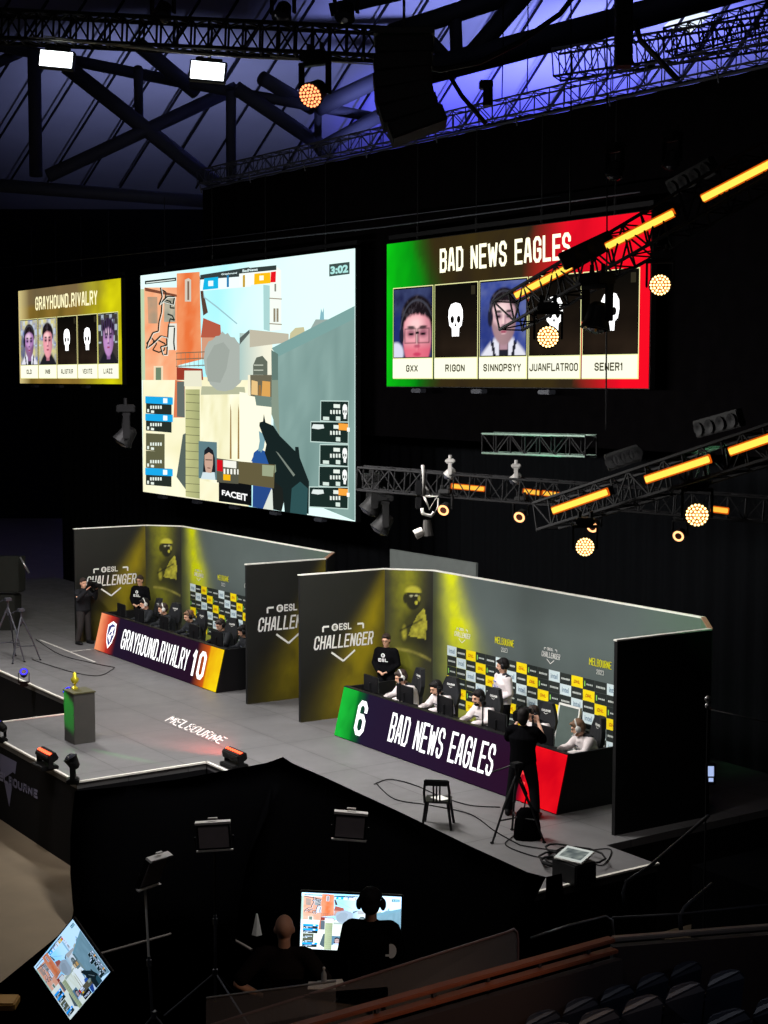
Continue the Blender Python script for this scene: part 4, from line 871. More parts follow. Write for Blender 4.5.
# blinders
def blinder(A, B, label):
    A = V(A); B = V(B); d = (B-A).normalized(); m_ = (A+B)/2; N0 = toCam(m_); N = (N0-d*N0.dot(d)).normalized(); S = d.cross(N); L = (B-A).length
    t = empty('blinder_light', m_, label, 'light fixture'); b = BM(); box(b, m_-N*.06, (L, .26, .12), (d, S, N), .015); from_bm('housing', b, CH, t, world=True)
    for i in range(4):
        b = BM(); lathe(b, [(.09, 0), (.1, .03), (.06, .02), (.02, .005)], 16, (d, S, N), A.lerp(B, (i+.5)/4)); from_bm('lamp', b, mat('reflector', C(20, 20, 22), .7), t, world=True)
    return t
blinder(at(562, 262, 22), at(613, 238, 22), 'black four-lamp blinder on the upper truss over the screen title'); blinder(at(607, 463, 23), at(640, 452, 23), 'black four-lamp blinder behind the lower truss above its first two bars'); blinder(at(694, 430, 23), at(738, 418, 22), 'black four-lamp blinder above the high end of the lower truss'); blinder(at(668, 190, 23), at(712, 166, 22), 'black four-lamp blinder above the high end of the upper truss')
# thin upper line along the screens
cable('rigging_cable_or_glint', [onY(0, 268, 21.3), onY(384, 227, 21.3), onY(640, 192, 21.3)], .018, STEEL, 'long thin rigging line running above the three screens')
cable('rigging_cable_or_glint', [onY(100, 253, 21.9), onY(560, 196, 21.9)], .012, STEEL, 'second thin rigging line above the centre screen')
# hanging remote camera rig
cr = empty('camera_rig', at(425, 480, 24), 'hanging remote camera on a triangular metal bracket right of the centre screen', 'camera rig')
def rod(par, name, pts, r, m, n=6):
    b = BM(); path(b, [V(p) for p in pts], r, n); return from_bm(name, b, m, par, world=True, smooth=True)
T_ = 24; ALU_ = ALU; ALU = mat('rig_metal', C(186, 182, 176), .5); STEEL_ = STEEL; STEEL = mat('rig_grey', C(96, 94, 92), .6)
rod(cr, 'bracket', [at(424, 496, T_), at(437, 496.5, T_), at(429.5, 509, T_), at(424, 496, T_)], .022, ALU)
rod(cr, 'cable_loop', [at(438, 498, T_), at(438, 506, T_), at(434, 514, T_), at(431, 517, T_)], .014, ALU)
rod(cr, 'hanger', [at(423, 465, T_), at(424, 480, T_), at(424, 496, T_)], .03, STEEL); rod(cr, 'hanger', [at(425, 486, T_), at(431, 495, T_)], .02, STEEL)
b = BM(); box(b, at(419, 488, T_+.3), (.12, .14, .24), (RT, FW, UP), .02); from_bm('control_box', b, PLAST, cr, world=True); b = BM(); box(b, at(418.5, 503, T_+.3), (.1, .14, .2), (RT, FW, UP), .02); from_bm('control_box', b, PLAST, cr, world=True)
rod(cr, 'tilt_arm', [at(422, 508, T_), at(423, 514, T_), at(431, 516, T_), at(434, 512, T_)], .03, ALU)
b = BM(); tube(b, at(427, 520, T_), at(428, 536, T_), .06, .09, 10); from_bm('camera_body', b, mat('grey_camera', C(70, 68, 66), .5), cr, world=True)
b = BM(); tube(b, at(423, 531, T_), at(415, 535, T_), .07, .08, 12); from_bm('lens', b, ALU, cr, world=True)
ALU = ALU_; STEEL = STEEL_
# dark cluster left of the rig and by the centre screen edge
for (x, y), lb in (((383, 524), 'dark moving light hanging right of the centre screen bottom corner'), ((372, 505), 'dark moving light hanging beside the centre screen lower right edge'), ((126, 436), 'dark moving light hanging left of the centre screen')):
    p = at(x, y, 28); moving_head(p, V((-.2, -.5, -.8)), lb, .18)
# ================================================================ LIGHTS ON THE DECK
BLUE = glow('violet_lens', C(70, 60, 255), 1.6); RED = glow('red_led', C(255, 96, 60), 3.0)
def deck_head(px, py, label, g=None, aim=V((-.3, -.5, .5)), r=.095):
    p = G(px, py, .0)+V((0, 0, r*3.1)); return moving_head(p, aim, label, r, g, dots=False, hang=False, group=None)
deck_head(24, 686, 'small violet-lit moving light on the left stage edge', BLUE, toCam(G(24, 686))+V((0, 0, .6)))
deck_head(69, 706, 'small blue-lit moving light just behind the trophy plinth', BLUE, V((.1, -.6, .8)))
deck_head(2, 742, 'small dark violet moving light at the left end of the tongue', BLUE, V((-.6, -.5, .5)))
deck_head(73, 783, 'small black moving light on the tongue corner', None, V((-.2, -.4, .9)), .12)
def red_bar(px, py, ux, label, aimv):
    p = G(px, py); d = V((ux[0], ux[1], 0)).normalized(); n_ = V((d.y, -d.x, 0)); t = empty('led_floor_bar', p, label, 'light bar', 'red LED bars on the stage edge')
    Z = V(aimv).normalized(); Y = Z.cross(d).normalized(); c = p+V((0, 0, .3))
    b = BM(); box(b, c-Z*.08, (.62, .2, .16), (d, Y, Z), .02); h = from_bm('housing', b, CH, t, world=True)
    b = BM()
    for k in range(7): lathe(b, [(.034, 0), (.034, .012), (.015, .02)], 10, (d, Y, Z), c+d*(-.255+.085*k)+Z*.004)
    from_bm('led_row', b, RED, h, world=True)
    b = BM(); box(b, c+Z*.0, (.58, .085, .012), (d, Y, Z)); from_bm('lens_strip', b, glow('red_strip', C(150, 34, 18), 1.), h, world=True)
    b = BM(); box(b, p+V((0, 0, .04)), (.5, .34, .08), (d, n_, V((0, 0, 1))), .015)
    for k in (-1, 1): box(b, p+d*(k*.27)+V((0, 0, .17)), (.03, .1, .26), (d, n_, V((0, 0, 1))), .005)
    from_bm('stand', b, CH, t, world=True); return t
red_bar(45, 768, (1, 0), 'glowing red LED bar on the front edge of the tongue', (.1, -.45, .8))
red_bar(234, 767, (1, 0), 'glowing red LED bar beside the peak of the black cover', (.15, -.2, .8))
# trophy plinth
pl = empty('trophy_plinth', G(80, 742), 'dark square plinth lit green on its left side, carrying a trophy', 'plinth'); pc = G(80, 741); s_ = .62
b = BM(); box(b, (pc.x, pc.y, .49), (.5, .44, .98), bev=.01); from_bm('column', b, mat('plinth_dark', C(62, 60, 56), .6), pl, world=True)
b = BM(); box(b, (pc.x, pc.y, .995), (.53, .47, .03), bev=.005); from_bm('plinth_top', b, mat('plinth_top', C(70, 68, 40), .5), pl, world=True)
tx, ty, tz = pc.x-.14, pc.y-.03, 1.01; k = .68
tp = empty('trophy', (tx, ty, tz), 'small golden trophy shaped like a pointed cup standing on the plinth', 'trophy')
GD = mat('gold_metal', C(230, 214, 60), .3, .6)
b = BM(); lathe(b, [(.09*k, 0), (.09*k, .05*k), (.04*k, .07*k), (.03*k, .14*k)], 16, None, (tx, ty, tz)); from_bm('foot', b, GD, tp, world=True)
b = BM(); lathe(b, [(.03*k, .14*k), (.1*k, .22*k), (.12*k, .3*k), (.06*k, .36*k), (.05*k, .46*k), (.015*k, .5*k)], 16, None, (tx, ty, tz)); from_bm('cup', b, GD, tp, world=True, smooth=True)
# cables on the deck
def floor_cable(pts, label, r=.009, z=.015):
    P = [G(x, y) for x, y in pts]; Q = []
    for i in range(len(P)-1):
        p0 = P[max(i-1, 0)]; p1 = P[i]; p2 = P[i+1]; p3 = P[min(i+2, len(P)-1)]
        for k in range(8):
            t = k/8; Q.append(.5*((2*p1)+(p2-p0)*t+(2*p0-5*p1+4*p2-p3)*t*t+(3*p1-p0-3*p2+p3)*t**3)+V((0, 0, z)))
    cable('floor_cable', Q+[P[-1]+V((0, 0, z))], r, RUB, label)
floor_cable([(374, 785), (390, 780), (415, 786), (440, 797), (470, 806), (500, 808)], 'black cable looping on the deck behind the black stool')
floor_cable([(376, 784), (395, 800), (430, 806), (470, 815), (495, 832), (520, 846)], 'black cable running past the black stool to the camera tripod')
floor_cable([(520, 846), (545, 850), (575, 853), (610, 850), (603, 866), (588, 862)], 'black cable curving from the tripod to the coiled heap')
floor_cable([(536, 790), (538, 806), (525, 828), (512, 838), (506, 846), (530, 856), (560, 862)], 'black cable trailing from the cameraman to the coiled heap')
floor_cable([(32, 660), (50, 666), (78, 674), (100, 676), (114, 669)], 'black cable lying on the left deck before the desk reading 10')
floor_cable([(36, 640), (60, 655), (90, 663), (115, 668)], 'thin cable beside the white line at the back left of the deck')
b = BM()
for k in range(9):
    c = G(random.uniform(553, 600), random.uniform(856, 872)); R_ = random.uniform(.16, .42); pts = [c+V((R_*math.cos(a/10*6.28), R_*.8*math.sin(a/10*6.28), .02+.015*k)) for a in range(11)]; path(b, pts, .016, 5)
tagp(from_bm('coiled_cable', b, RUB, smooth=True), 'heap of coiled black cables around the box with a lit screen', 'cable')
# flight-case box with lit screen
fb = empty('monitor_box', G(574, 880), 'black box with a glowing tilted screen on its top, standing in coiled cables', 'control box')
c0 = G(574, 880)
b = BM(); box(b, c0+V((0, 0, .15)), (.52, .4, .3), bev=.02); from_bm('case', b, BLACK, fb, world=True)
X = V((.96, .28, 0)).normalized(); Y = V((-.28, .96, .25)).normalized(); N = X.cross(Y)
b = BM(); box(b, c0+V((0, 0, .36)), (.46, .36, .03), (X, Y, N), .005); tb = from_bm('display', b, WHITEP, fb, world=True)
cv = Canvas(c0+V((0, 0, .36))-X*.2-Y*.15+N*.016, X, Y, N, .001)
cv.rect(-.02, -.02, .42, .32, C(214, 220, 214)); cv.up(); cv.grid([(0.02, .03), (.38, .03), (.38, .27), (.02, .27)], 7, 5, lambda a, b_: mixc(C(30, 46, 60), C(190, 200, 190), fbm(a*9, b_*7, 71)**1.5)); cv.build('display_picture', led_mat('tablet_led', .8), tb)
# plastic stool
def stool(c, rz):
    t = empty('plastic_stool', c, 'black plastic chair with a slotted low back, standing alone on the deck', 'chair', rz=rz); W_ = .21
    b = BM(); box(b, (0, 0, .43), (.42, .4, .03), bev=.012); from_bm('seat', b, PLAST, t)
    for x, y in ((-1, -1), (1, -1), (-1, 1), (1, 1)):
        b = BM(); tube(b, (x*.17, y*.16, .43), (x*.23, y*.22, 0), .026, .02, 8); from_bm('leg', b, PLAST, t)
    for x in (-1, 1):
        b = BM(); path(b, [(x*.19, -.19, .42), (x*.2, -.22, .6), (x*.18, -.25, .76)], .022); from_bm('back_post', b, PLAST, t)
    b = BM(); box(b, (0, -.25, .76), (.4, .04, .1), bev=.015); [box(b, (k*.05, -.23, .6), (.025, .02, .3), bev=.004) for k in (-1, 0, 1)]; from_bm('backrest', b, PLAST, t)
    return t
c1 = G(438, 826); stool(c1, math.radians(48))
pp = BM()
box(pp, c1+V((.03, .02, .453)), (.26, .2, .012)); tagp(from_bm('paper_sheet', pp, PAPER), 'white sheets lying on the black plastic chair', 'paper')
# tripods
def tripod(c, h, sp, label, rot=0., head=True, r=.018, m=BLACK, zf=0.):
    t = empty('tripod', c, label, 'tripod'); c = V(c); top = c+V((0, 0, h))
    for k in range(3):
        a = rot+k*2*math.pi/3; f_ = c+V((sp*math.cos(a), sp*math.sin(a), 0)); b = BM(); tube(b, top-V((0, 0, h*.1)), f_.lerp(top, .45), r*1.3); tube(b, f_.lerp(top, .45), f_+V((0, 0, .01)), r); lg = from_bm('leg', b, m, t, world=True)
        b = BM(); box(b, f_+V((0, 0, .015)), (.05, .05, .03), bev=.008); from_bm('foot', b, RUB, lg, world=True)
    b = BM()
    for k in range(3):
        a = rot+k*2*math.pi/3; tube(b, c+V((0, 0, h*.3)), c+V((sp*.68*math.cos(a), sp*.68*math.sin(a), h*.3)), r*.7)
    from_bm('spreader', b, m, t, world=True)
    b = BM(); tube(b, top-V((0, 0, h*.25)), top, r*1.6)
    from_bm('column', b, m, t, world=True)
    if head:
        b = BM(); box(b, top+V((0, 0, .04)), (.14, .16, .08), bev=.01); tube(b, top+V((0, 0, .06)), top+V((-.3, -.25, -.1)), .012); from_bm('tripod_head', b, m, t, world=True)
    return t
c2 = (G(497, 853)+G(537, 843)+G(514, 822))/3; tripod(c2, 1.12, .46, 'black camera tripod standing behind the cameraman at the right desk', 2.6)
# jacket bag hanging on tripod
bg = empty('camera_bag', c2+V((.35, .25, 0)), 'black bag with straps hanging on the tripod beside the cameraman', 'bag')
P0 = at(527, 826, c2.length and (c2-CP).dot(FW))
b = BM(); rngs = []
for z_, w_, d_ in ((.28, .1, .06), (.2, .17, .1), (.0, .21, .13), (-.2, .22, .14), (-.34, .2, .1)): rngs.append((P0+UP*z_, w_, d_))
rr = []
for c_, w_, d_ in rngs: rr.append([b.verts.new(c_+RT*(w_*math.cos(a*.6283)*(1+.15*math.sin(a*2.1)))+FW*d_*math.sin(a*.6283)) for a in range(10)])
for A, B in zip(rr, rr[1:]):
    for i in range(10): b.faces.new((A[i], A[(i+1) % 10], B[(i+1) % 10], B[i]))
b.faces.new(rr[0][::-1]); b.faces.new(rr[-1]); from_bm('bag_body', b, CLOTH, bg, world=True, smooth=True)
rod(bg, 'strap', [P0+UP*.25-RT*.05, P0+UP*.5, c2+V((0, 0, 1.1))], .012, CLOTH)
tripod(G(9, 660)+V((0, 0, 0)), 1.5, .55, 'dark camera tripod at the far left of the stage, nearer the edge', .4, m=STEEL)
tripod(G(22, 661), 1.25, .45, 'second dark tripod at the far left, standing closer to the white line', 1.2, m=STEEL)
# dark stack at the far left
bx = G(8, 640); t = empty('speaker_stack', G(6, 636), 'tall dark grey stage box stack with pale edges at the far left', 'loudspeaker')
D0 = at(6, 600, 36); 
for nm, x0_, x1_, y0_, y1_ in (('upper_box', -14, 22, 556, 592), ('lower_box', -14, 18, 594, 641)):
    b = BM(); a_ = at(x0_, y1_, 44); c_ = at(x1_, y0_, 44); m_ = (a_+c_)/2; box(b, m_, (abs((c_-a_).dot(RT)), .9, abs((c_-a_).dot(UP))), (RT, FW, UP), .03); from_bm(nm, b, mat('dark_grey_box', C(30, 32, 28), .8), t, world=True)
rod(t, 'edge_bar', [at(20, 557, 43), at(29, 573, 43)], .03, ALU)
# ================================================================ PEOPLE
SKIN = mat('skin', C(206, 158, 132), .6, scale=8, var=.06)
def sweep(bm, pts, rad, fwd=(0, -1, 0), n=14):
    """closed tube through pts; rad = (half width, half depth) at each; depth measured along fwd"""
    pts = [V(p) for p in pts]; rings = []
    P = [pts[0]-(pts[1]-pts[0]).normalized()*min(rad[0])*.8]+pts+[pts[-1]+(pts[-1]-pts[-2]).normalized()*min(rad[-1])*.8]
    Rr = [(rad[0][0]*.45, rad[0][1]*.45)]+list(rad)+[(rad[-1][0]*.45, rad[-1][1]*.45)]
    for i, p in enumerate(P):
        d = (P[min(i+1, len(P)-1)]-P[max(i-1, 0)]).normalized(); f = V(fwd); f = f-d*f.dot(d)
        if f.length < .05: f = V((0, 0, 1))-d*d.z
        f.normalize(); s = d.cross(f)
        rings.append([bm.verts.new(p+s*(Rr[i][0]*math.cos(2*math.pi*k/n))+f*(Rr[i][1]*math.sin(2*math.pi*k/n))) for k in range(n)])
    for A, B in zip(rings, rings[1:]):
        for i in range(n): bm.faces.new((A[i], A[(i+1) % n], B[(i+1) % n], B[i]))
    bm.faces.new(rings[0][::-1]); bm.faces.new(rings[-1])
def blob(bm, c, r, ax=None, n=14):
    prof = [(max(.02, math.sin(math.pi*i/n)), -math.cos(math.pi*i/n)) for i in range(n+1)]
    X, Y, Z = [V(a) for a in (ax or ((1, 0, 0), (0, 1, 0), (0, 0, 1)))]
    lathe(bm, [(p, h*r[2]) for p, h in prof], 16, (X, Y, Z), c, r[0], r[1])
def fuse(name, bm, vox, m, parent, smooth=2):
    bmesh.ops.recalc_face_normals(bm, faces=bm.faces[:]); me = bpy.data.meshes.new(name); bm.to_mesh(me); bm.free()
    o = bpy.data.objects.new('tmp', me); COL.objects.link(o); md = o.modifiers.new('r', 'REMESH'); md.mode = 'VOXEL'; md.voxel_size = vox; md.use_smooth_shade = True
    if smooth: sm = o.modifiers.new('s', 'SMOOTH'); sm.iterations = smooth; sm.factor = .5
    me2 = bpy.data.meshes.new_from_object(o.evaluated_get(bpy.context.evaluated_depsgraph_get())); bpy.data.objects.remove(o); bpy.data.meshes.remove(me)
    me2.materials.clear(); me2.materials.append(m); me2.name = name
    for p in me2.polygons: p.use_smooth = True
    return link(name, me2, None, parent)
STAND = dict(pel=(0, 0, .96), waist=(0, .01, 1.12), chest=(0, 0, 1.3), neck=(0, .0, 1.47), head=(0, -.02, 1.63), look=(0, -1, 0),
             shL=(-.19, 0, 1.41), elL=(-.25, .03, 1.12), wrL=(-.23, -.1, .88), shR=(.19, 0, 1.41), elR=(.25, .03, 1.12), wrR=(.23, -.1, .88),
             hipL=(-.09, 0, .93), knL=(-.11, -.02, .5), anL=(-.12, .02, .09), hipR=(.09, 0, .93), knR=(.11, -.02, .5), anR=(.12, .02, .09))
SIT = dict(pel=(0, .04, .55), waist=(0, .04, .72), chest=(0, -.02, .9), neck=(0, -.09, 1.08), head=(0, -.16, 1.23), look=(0, -1, -.25),
           shL=(-.19, -.05, 1.02), elL=(-.27, -.2, .83), wrL=(-.17, -.47, .81), shR=(.19, -.05, 1.02), elR=(.27, -.2, .83), wrR=(.17, -.47, .81),
           hipL=(-.1, .0, .54), knL=(-.15, -.42, .52), anL=(-.15, -.4, .1), hipR=(.1, .0, .54), knR=(.15, -.42, .52), anR=(.15, -.4, .1))
def person(label, loc, rz, pose, shirt, trou, hair, group=None, sleeve=1., headset=None, cap=None, beard=None, scale=1., stripes=None, vox=.012, bald=False, glasses=False, hairlen=0., bulk=1., hs=1.):
    J = {k: V(v) for k, v in pose.items()}; t = empty('person', loc, label, 'person', group, rz); t.scale = (scale,)*3
    look = J['look'].normalized(); hx = look.cross(V((0, 0, 1))).normalized(); hz = hx.cross(look); hy = -look; H_ = J['head']; ax = (hx, hy, hz)
    L = lambda x, y, z: H_+(hx*x+hy*y+hz*z)*hs
    b = BM()
    blob0 = blob
    def hblob(b_, c_, r_, ax_=None, n_=14): blob0(b_, c_, tuple(q*hs for q in r_), ax_, n_)
    # head: cranium, jaw, nose, brow, ears
    hblob(b, L(0, .015, .03), (.075, .095, .095), ax); hblob(b, L(0, -.015, -.035), (.06, .075, .078), ax); hblob(b, L(0, -.045, -.085), (.036, .034, .028), ax)
    sweep(b, [L(0, -.088, .02), L(0, -.108, -.022)], [(.008, .008), (.015, .012)], look, 8); hblob(b, L(0, -.075, .035), (.055, .018, .014), ax)
    hblob(b, L(0, -.083, -.058), (.024, .01, .01), ax)
    for s in (-1, 1): hblob(b, L(s*.078, .01, .0), (.01, .02, .032), ax)
    sweep(b, [J['neck']-V((0, 0, .05)), L(0, .02, -.07)], [(.06, .06), (.054, .056)])
    sweep(b, [J['pel'], J['waist'], J['chest'], J['neck']-V((0, 0, .08))], [(.155, .105), (.135, .1), (.165, .115), (.1, .07)])
    for s, q in ((-1, 'L'), (1, 'R')):
        sh, el, wr = J['sh'+q], J['el'+q], J['wr'+q]; sweep(b, [sh, sh.lerp(el, .5), el], [(.052, .052), (.046, .046), (.038, .038)]); sweep(b, [el, el.lerp(wr, .35), wr], [(.038, .038), (.04, .036), (.026, .022)])
        d = (wr-el).normalized(); hd = J.get('hand'+q, d); hd = V(hd).normalized(); pn = V((0, 0, -1)); pn = (pn-hd*pn.dot(hd)); pn = pn.normalized() if pn.length > .1 else V((0, -1, 0)); sd = hd.cross(pn).normalized()
        sweep(b, [wr, wr+hd*.045, wr+hd*.085], [(.028, .018), (.04, .016), (.04, .014)], pn, 12)
        for k, (o_, l_) in enumerate(((-.03, .07), (-.01, .08), (.011, .076), (.031, .06))):
            a0 = wr+hd*.08+sd*o_; a1 = a0+hd*l_*.5+pn*.006; a2 = a0+hd*l_*.85+pn*.03; sweep(b, [a0, a1, a2], [(.0095,)*2, (.009,)*2, (.0085,)*2], pn, 8)
        ts = -s if True else s; a0 = wr+hd*.025+sd*(ts*.03); sweep(b, [a0, a0+hd*.03+sd*(ts*.025)+pn*.008, a0+hd*.06+sd*(ts*.03)+pn*.02], [(.012,)*2, (.0105,)*2, (.0095,)*2], pn, 8)
        hp, kn, an = J['hip'+q], J['kn'+q], J['an'+q]; sweep(b, [hp, hp.lerp(kn, .45), kn], [(.085, .085), (.075, .075), (.055, .055)]); sweep(b, [kn, kn.lerp(an, .35), an], [(.053, .053), (.056, .056), (.036, .036)])
        sweep(b, [an+V((0, .03, -.03)), an+V((0, -.08, -.05)), an+V((0, -.16, -.06))], [(.035, .03), (.042, .026), (.038, .02)], (0, 0, 1), 10)
    fuse('body', b, vox, SKIN, t, 2)
    def wsweep(b_, p_, r_, f_=(0, -1, 0), n_=14): sweep(b_, p_, [(q[0]*bulk, q[1]*bulk) for q in r_], f_, n_)
    # clothing
    b = BM(); wl = [J['pel']+(J['waist']-J['pel'])*-.25, J['waist'], J['chest'], J['neck']-V((0, 0, .07)), J['neck']-V((0, 0, .02))]
    wsweep(b, wl, [(.185, .135), (.168, .13), (.195, .145), (.13, .1), (.075, .075)])
    for q in 'LR':
        sh, el, wr = J['sh'+q], J['el'+q], J['wr'+q]; wsweep(b, [J['neck'].lerp(sh, .35)-V((0, 0, .05)), sh], [(.07, .07), (.072, .07)], (0, -1, 0))
        if sleeve >= 1: wsweep(b, [sh, sh.lerp(el, .5), el, el.lerp(wr, .5), el.lerp(wr, .92)], [(.075, .075), (.066, .066), (.06, .06), (.053, .053), (.042, .04)])
        else: e2 = sh.lerp(el, .85); wsweep(b, [sh, sh.lerp(e2, .5), e2], [(.075, .075), (.07, .07), (.066, .066)])
    sh_o = fuse('shirt', b, .016, shirt, t, 2)
    if shirt is JER:
        b = BM()
        for q in 'LR': sh, el = J['sh'+q], J['el'+q]; wsweep(b, [J['neck'].lerp(sh, .3)-V((0, 0, .0)), sh+V((0, 0, .028)), sh.lerp(el, .55)+(V((0, .02, .02)))], [(.05, .05), (.055, .055), (.05, .055)])
        from_bm('shoulder_panel', b, JERK, sh_o, smooth=True)
    b = BM(); 
    wsweep(b, [J['pel']+V((0, 0, .05)), J['pel']-V((0, 0, .02))], [(.17, .125), (.175, .13)])
    for q in 'LR':
        hp, kn, an = J['hip'+q], J['kn'+q], J['an'+q]; wsweep(b, [hp, hp.lerp(kn, .45), kn, kn.lerp(an, .4), an+V((0, 0, .02))], [(.1, .1), (.09, .09), (.072, .072), (.068, .068), (.058, .06)])
    fuse('trousers', b, .018, trou, t, 2)
    b = BM()
    for q in 'LR': an = J['an'+q]; wsweep(b, [an+V((0, .05, -.035)), an+V((0, -.05, -.04)), an+V((0, -.18, -.05))], [(.042, .05), (.048, .042), (.042, .03)], (0, 0, 1), 10); wsweep(b, [an+V((0, .01, -.02)), an+V((0, .01, .03))], [(.05, .05), (.05, .05)])
    fuse('shoes', b, .014, BLACK, t, 1)
    if not bald:
        b = BM(); hblob(b, L(0, .028, .055), (.087, .1, .09), ax); hblob(b, L(0, .06, .0), (.08, .07, .075+hairlen), ax); hblob(b, L(0, -.055, .098), (.06, .04, .022), ax)
        fuse('hair', b, .012, hair, t, 1)
    b = BM()
    for s in (-1, 1): hblob(b, L(s*.03, -.083, .015), (.012, .008, .007), ax, 8)
    from_bm('eyes', b, mat('dark_eyes', C(30, 24, 22), .3), t, smooth=True)
    if beard: b = BM(); hblob(b, L(0, -.04, -.082), (.05, .045, .04), ax); hblob(b, L(0, -.06, -.05), (.052, .03, .016), ax); from_bm('beard', b, hair, t, smooth=True)
    if headset:
        b = BM(); path(b, [L(.098*math.sin(a), .015, .02+.12*math.cos(a)) for a in [math.radians(-95+19*k) for k in range(11)]], .013)
        for s in (-1, 1): hblob(b, L(s*.1, .015, -.0), (.026, .042, .05), ax)
        path(b, [L(-.1, -.01, -.03), L(-.085, -.08, -.06), L(-.04, -.115, -.065)], .006)
        from_bm('headset', b, headset, t, smooth=True)
    if cap: b = BM(); hblob(b, L(0, .02, .065), (.09, .105, .075), ax); hblob(b, L(0, -.11, .06), (.06, .06, .01), ax); from_bm('cap', b, cap, t, smooth=True)
    if glasses:
        b = BM()
        for s in (-1, 1): path(b, [L(s*.032+.024*math.cos(a), -.1, .012+.018*math.sin(a)) for a in [k*.7 for k in range(10)]], .003, 4)
        from_bm('glasses', b, BLACK, t)
    # marks on the shirt
    if stripes:
        f = (J['chest']-J['waist']).normalized(); N_ = V((0, -1, 0)); N_ = (N_-f*N_.dot(f)).normalized(); X_ = V((1, 0, 0)); cv = Canvas(J['chest']+N_*(.153*bulk), X_, f, N_, .002)
        if stripes == 'esl': cv.ell(0, .05, .045, .045, WHT); cv.up(); cv.block('E', (-.02, .03, .02, .07), C(20, 20, 20), .34); cv.block('ESL', (-.11, -.085, .11, -.015), WHT, .36)
        else:
            for k in (-.1, -.03, .04, .11): cv.poly([(k, -.16), (k+.03, -.16), (k+.015, -.02), (k-.01, -.02)], stripes)
            cv.rect(-.07, .04, .07, .065, stripes)
        cv.build('chest_print', print_mat('cloth_print', .8), t, world=False)
    return t
WHT = C(226, 226, 226)
HR = mat('dark_brown_hair', C(44, 30, 24), .7); HRB = mat('black_hair', C(20, 17, 17), .7); HRL = mat('light_brown_hair', C(104, 76, 54), .7)
JER = mat('white_jersey', C(205, 196, 196), .8, scale=20, var=.12); JERK = mat('black_jersey', C(30, 32, 36), .8); HOOD = mat('black_hoodie', C(16, 16, 18), .9); TRO = mat('black_trousers', C(20, 20, 22), .9)
HS = mat('black_headset', C(22, 22, 24), .4); HSW = mat('white_headset', C(190, 190, 186), .4); TEE = mat('black_tee', C(12, 12, 14), .9)
NV = C(36, 40, 60)
def mod(base, **k): d = dict(base); d.update(k); return d
# seated players of the right team (white)
CHR = mat('gaming_chair_black', C(32, 33, 36), .6)
def gaming_chair():
    t = empty('gaming_chair', (0, 0, 0))
    b = BM(); box(b, (0, 0, .46), (.5, .5, .1), bev=.04); from_bm('seat', b, CHR, t)
    b = BM(); n = 9; rings = []
    for i in range(n):
        z = .5+.84*i/(n-1); w = (.24, .25, .24, .22, .25, .27, .24, .19, .14)[i]; y = .2+.12*i/(n-1)
        rings.append([b.verts.new((w*c, y+dy+(.0 if abs(c) < .9 else -.05), z)) for c, dy in ((-1, 0), (-.6, -.03), (0, -.02), (.6, -.03), (1, 0), (.9, .09), (0, .09), (-.9, .09))])
    for A, B in zip(rings, rings[1:]):
        for i in range(8): b.faces.new((A[i], A[(i+1) % 8], B[(i+1) % 8], B[i]))
    b.faces.new(rings[0][::-1]); b.faces.new(rings[-1]); bk_ = from_bm('backrest', b, CHR, t, smooth=False)
    cv = Canvas((0, .28, 1.2), (1, 0, 0), (0, .16, .987), (0, -.987, .16), .012); cv.text('CHALLENGER', (-.11, -.02, .11, .02), C(200, 200, 196), .05); cv.line((-.05, -.04), (0, -.06), .008, C(200, 200, 196)); cv.line((.05, -.04), (0, -.06), .008, C(200, 200, 196)); cv.build('backrest_print', print_mat('chair_print', .8), bk_, world=False)
    for s in (-1, 1):
        b = BM(); box(b, (s*.3, -.02, .68), (.08, .28, .035), bev=.012); box(b, (s*.3, .02, .56), (.03, .06, .22)); from_bm('armrest', b, PLAST, t)
    b = BM(); tube(b, (0, 0, .42), (0, 0, .08), .03); from_bm('gas_post', b, STEEL, t)
    b = BM()
    for k in range(5): a = k*1.2566; tube(b, (0, 0, .11), (.32*math.cos(a), .32*math.sin(a), .07), .025, .018)
    bs = from_bm('star_base', b, PLAST, t)
    b = BM()
    for k in range(5): a = k*1.2566; blob(b, (.32*math.cos(a), .32*math.sin(a), .035), (.03, .03, .035), n=6)
    from_bm('caster', b, RUB, bs); return t
def desk_monitor():
    t = empty('monitor', (0, 0, 0)); b = BM(); box(b, (0, .0, .28), (.54, .035, .32), bev=.01); from_bm('panel', b, PLAST, t)
    cv = Canvas((-.26, .0185, .13), (1, 0, 0), (0, 0, 1), (0, 1, 0), .001); cv.grid([(0, 0), (.52, 0), (.52, .3), (0, .3)], 8, 5, lambda a, b_: mixc(C(60, 90, 110), C(190, 190, 170), fbm(a*6, b_*4, 81))); cv.build('display_picture', led_mat('player_monitor_led', .7), t, world=False)
    b = BM(); tube(b, (0, -.03, .0), (0, -.03, .3), .022); from_bm('stand', b, PLAST, t)
    b = BM(); box(b, (0, -.03, .008), (.26, .2, .015), bev=.006); from_bm('base', b, PLAST, t); return t
def keyboard():
    t = empty('keyboard', (0, 0, 0)); b = BM(); box(b, (0, 0, .012), (.38, .13, .02), bev=.005); from_bm('case', b, PLAST, t)
    b = BM()
    for i in range(12):
        for j in range(4): box(b, (-.17+.031*i, -.045+.03*j, .026), (.025, .025, .008))
    from_bm('keys', b, mat('key_grey', C(70, 72, 76), .6), t); return t
proto = {}
def inst(kind, mk, loc, rz, label, cat, group):
    if kind not in proto: proto[kind] = o = mk()
    else: o = copy_tree(proto[kind])
    o.location = loc; o.rotation_euler = (0, 0, rz); return tagp(o, label, cat, group)
rW = (-24.72, -23.55, -22.25, -20.7, -19.45)
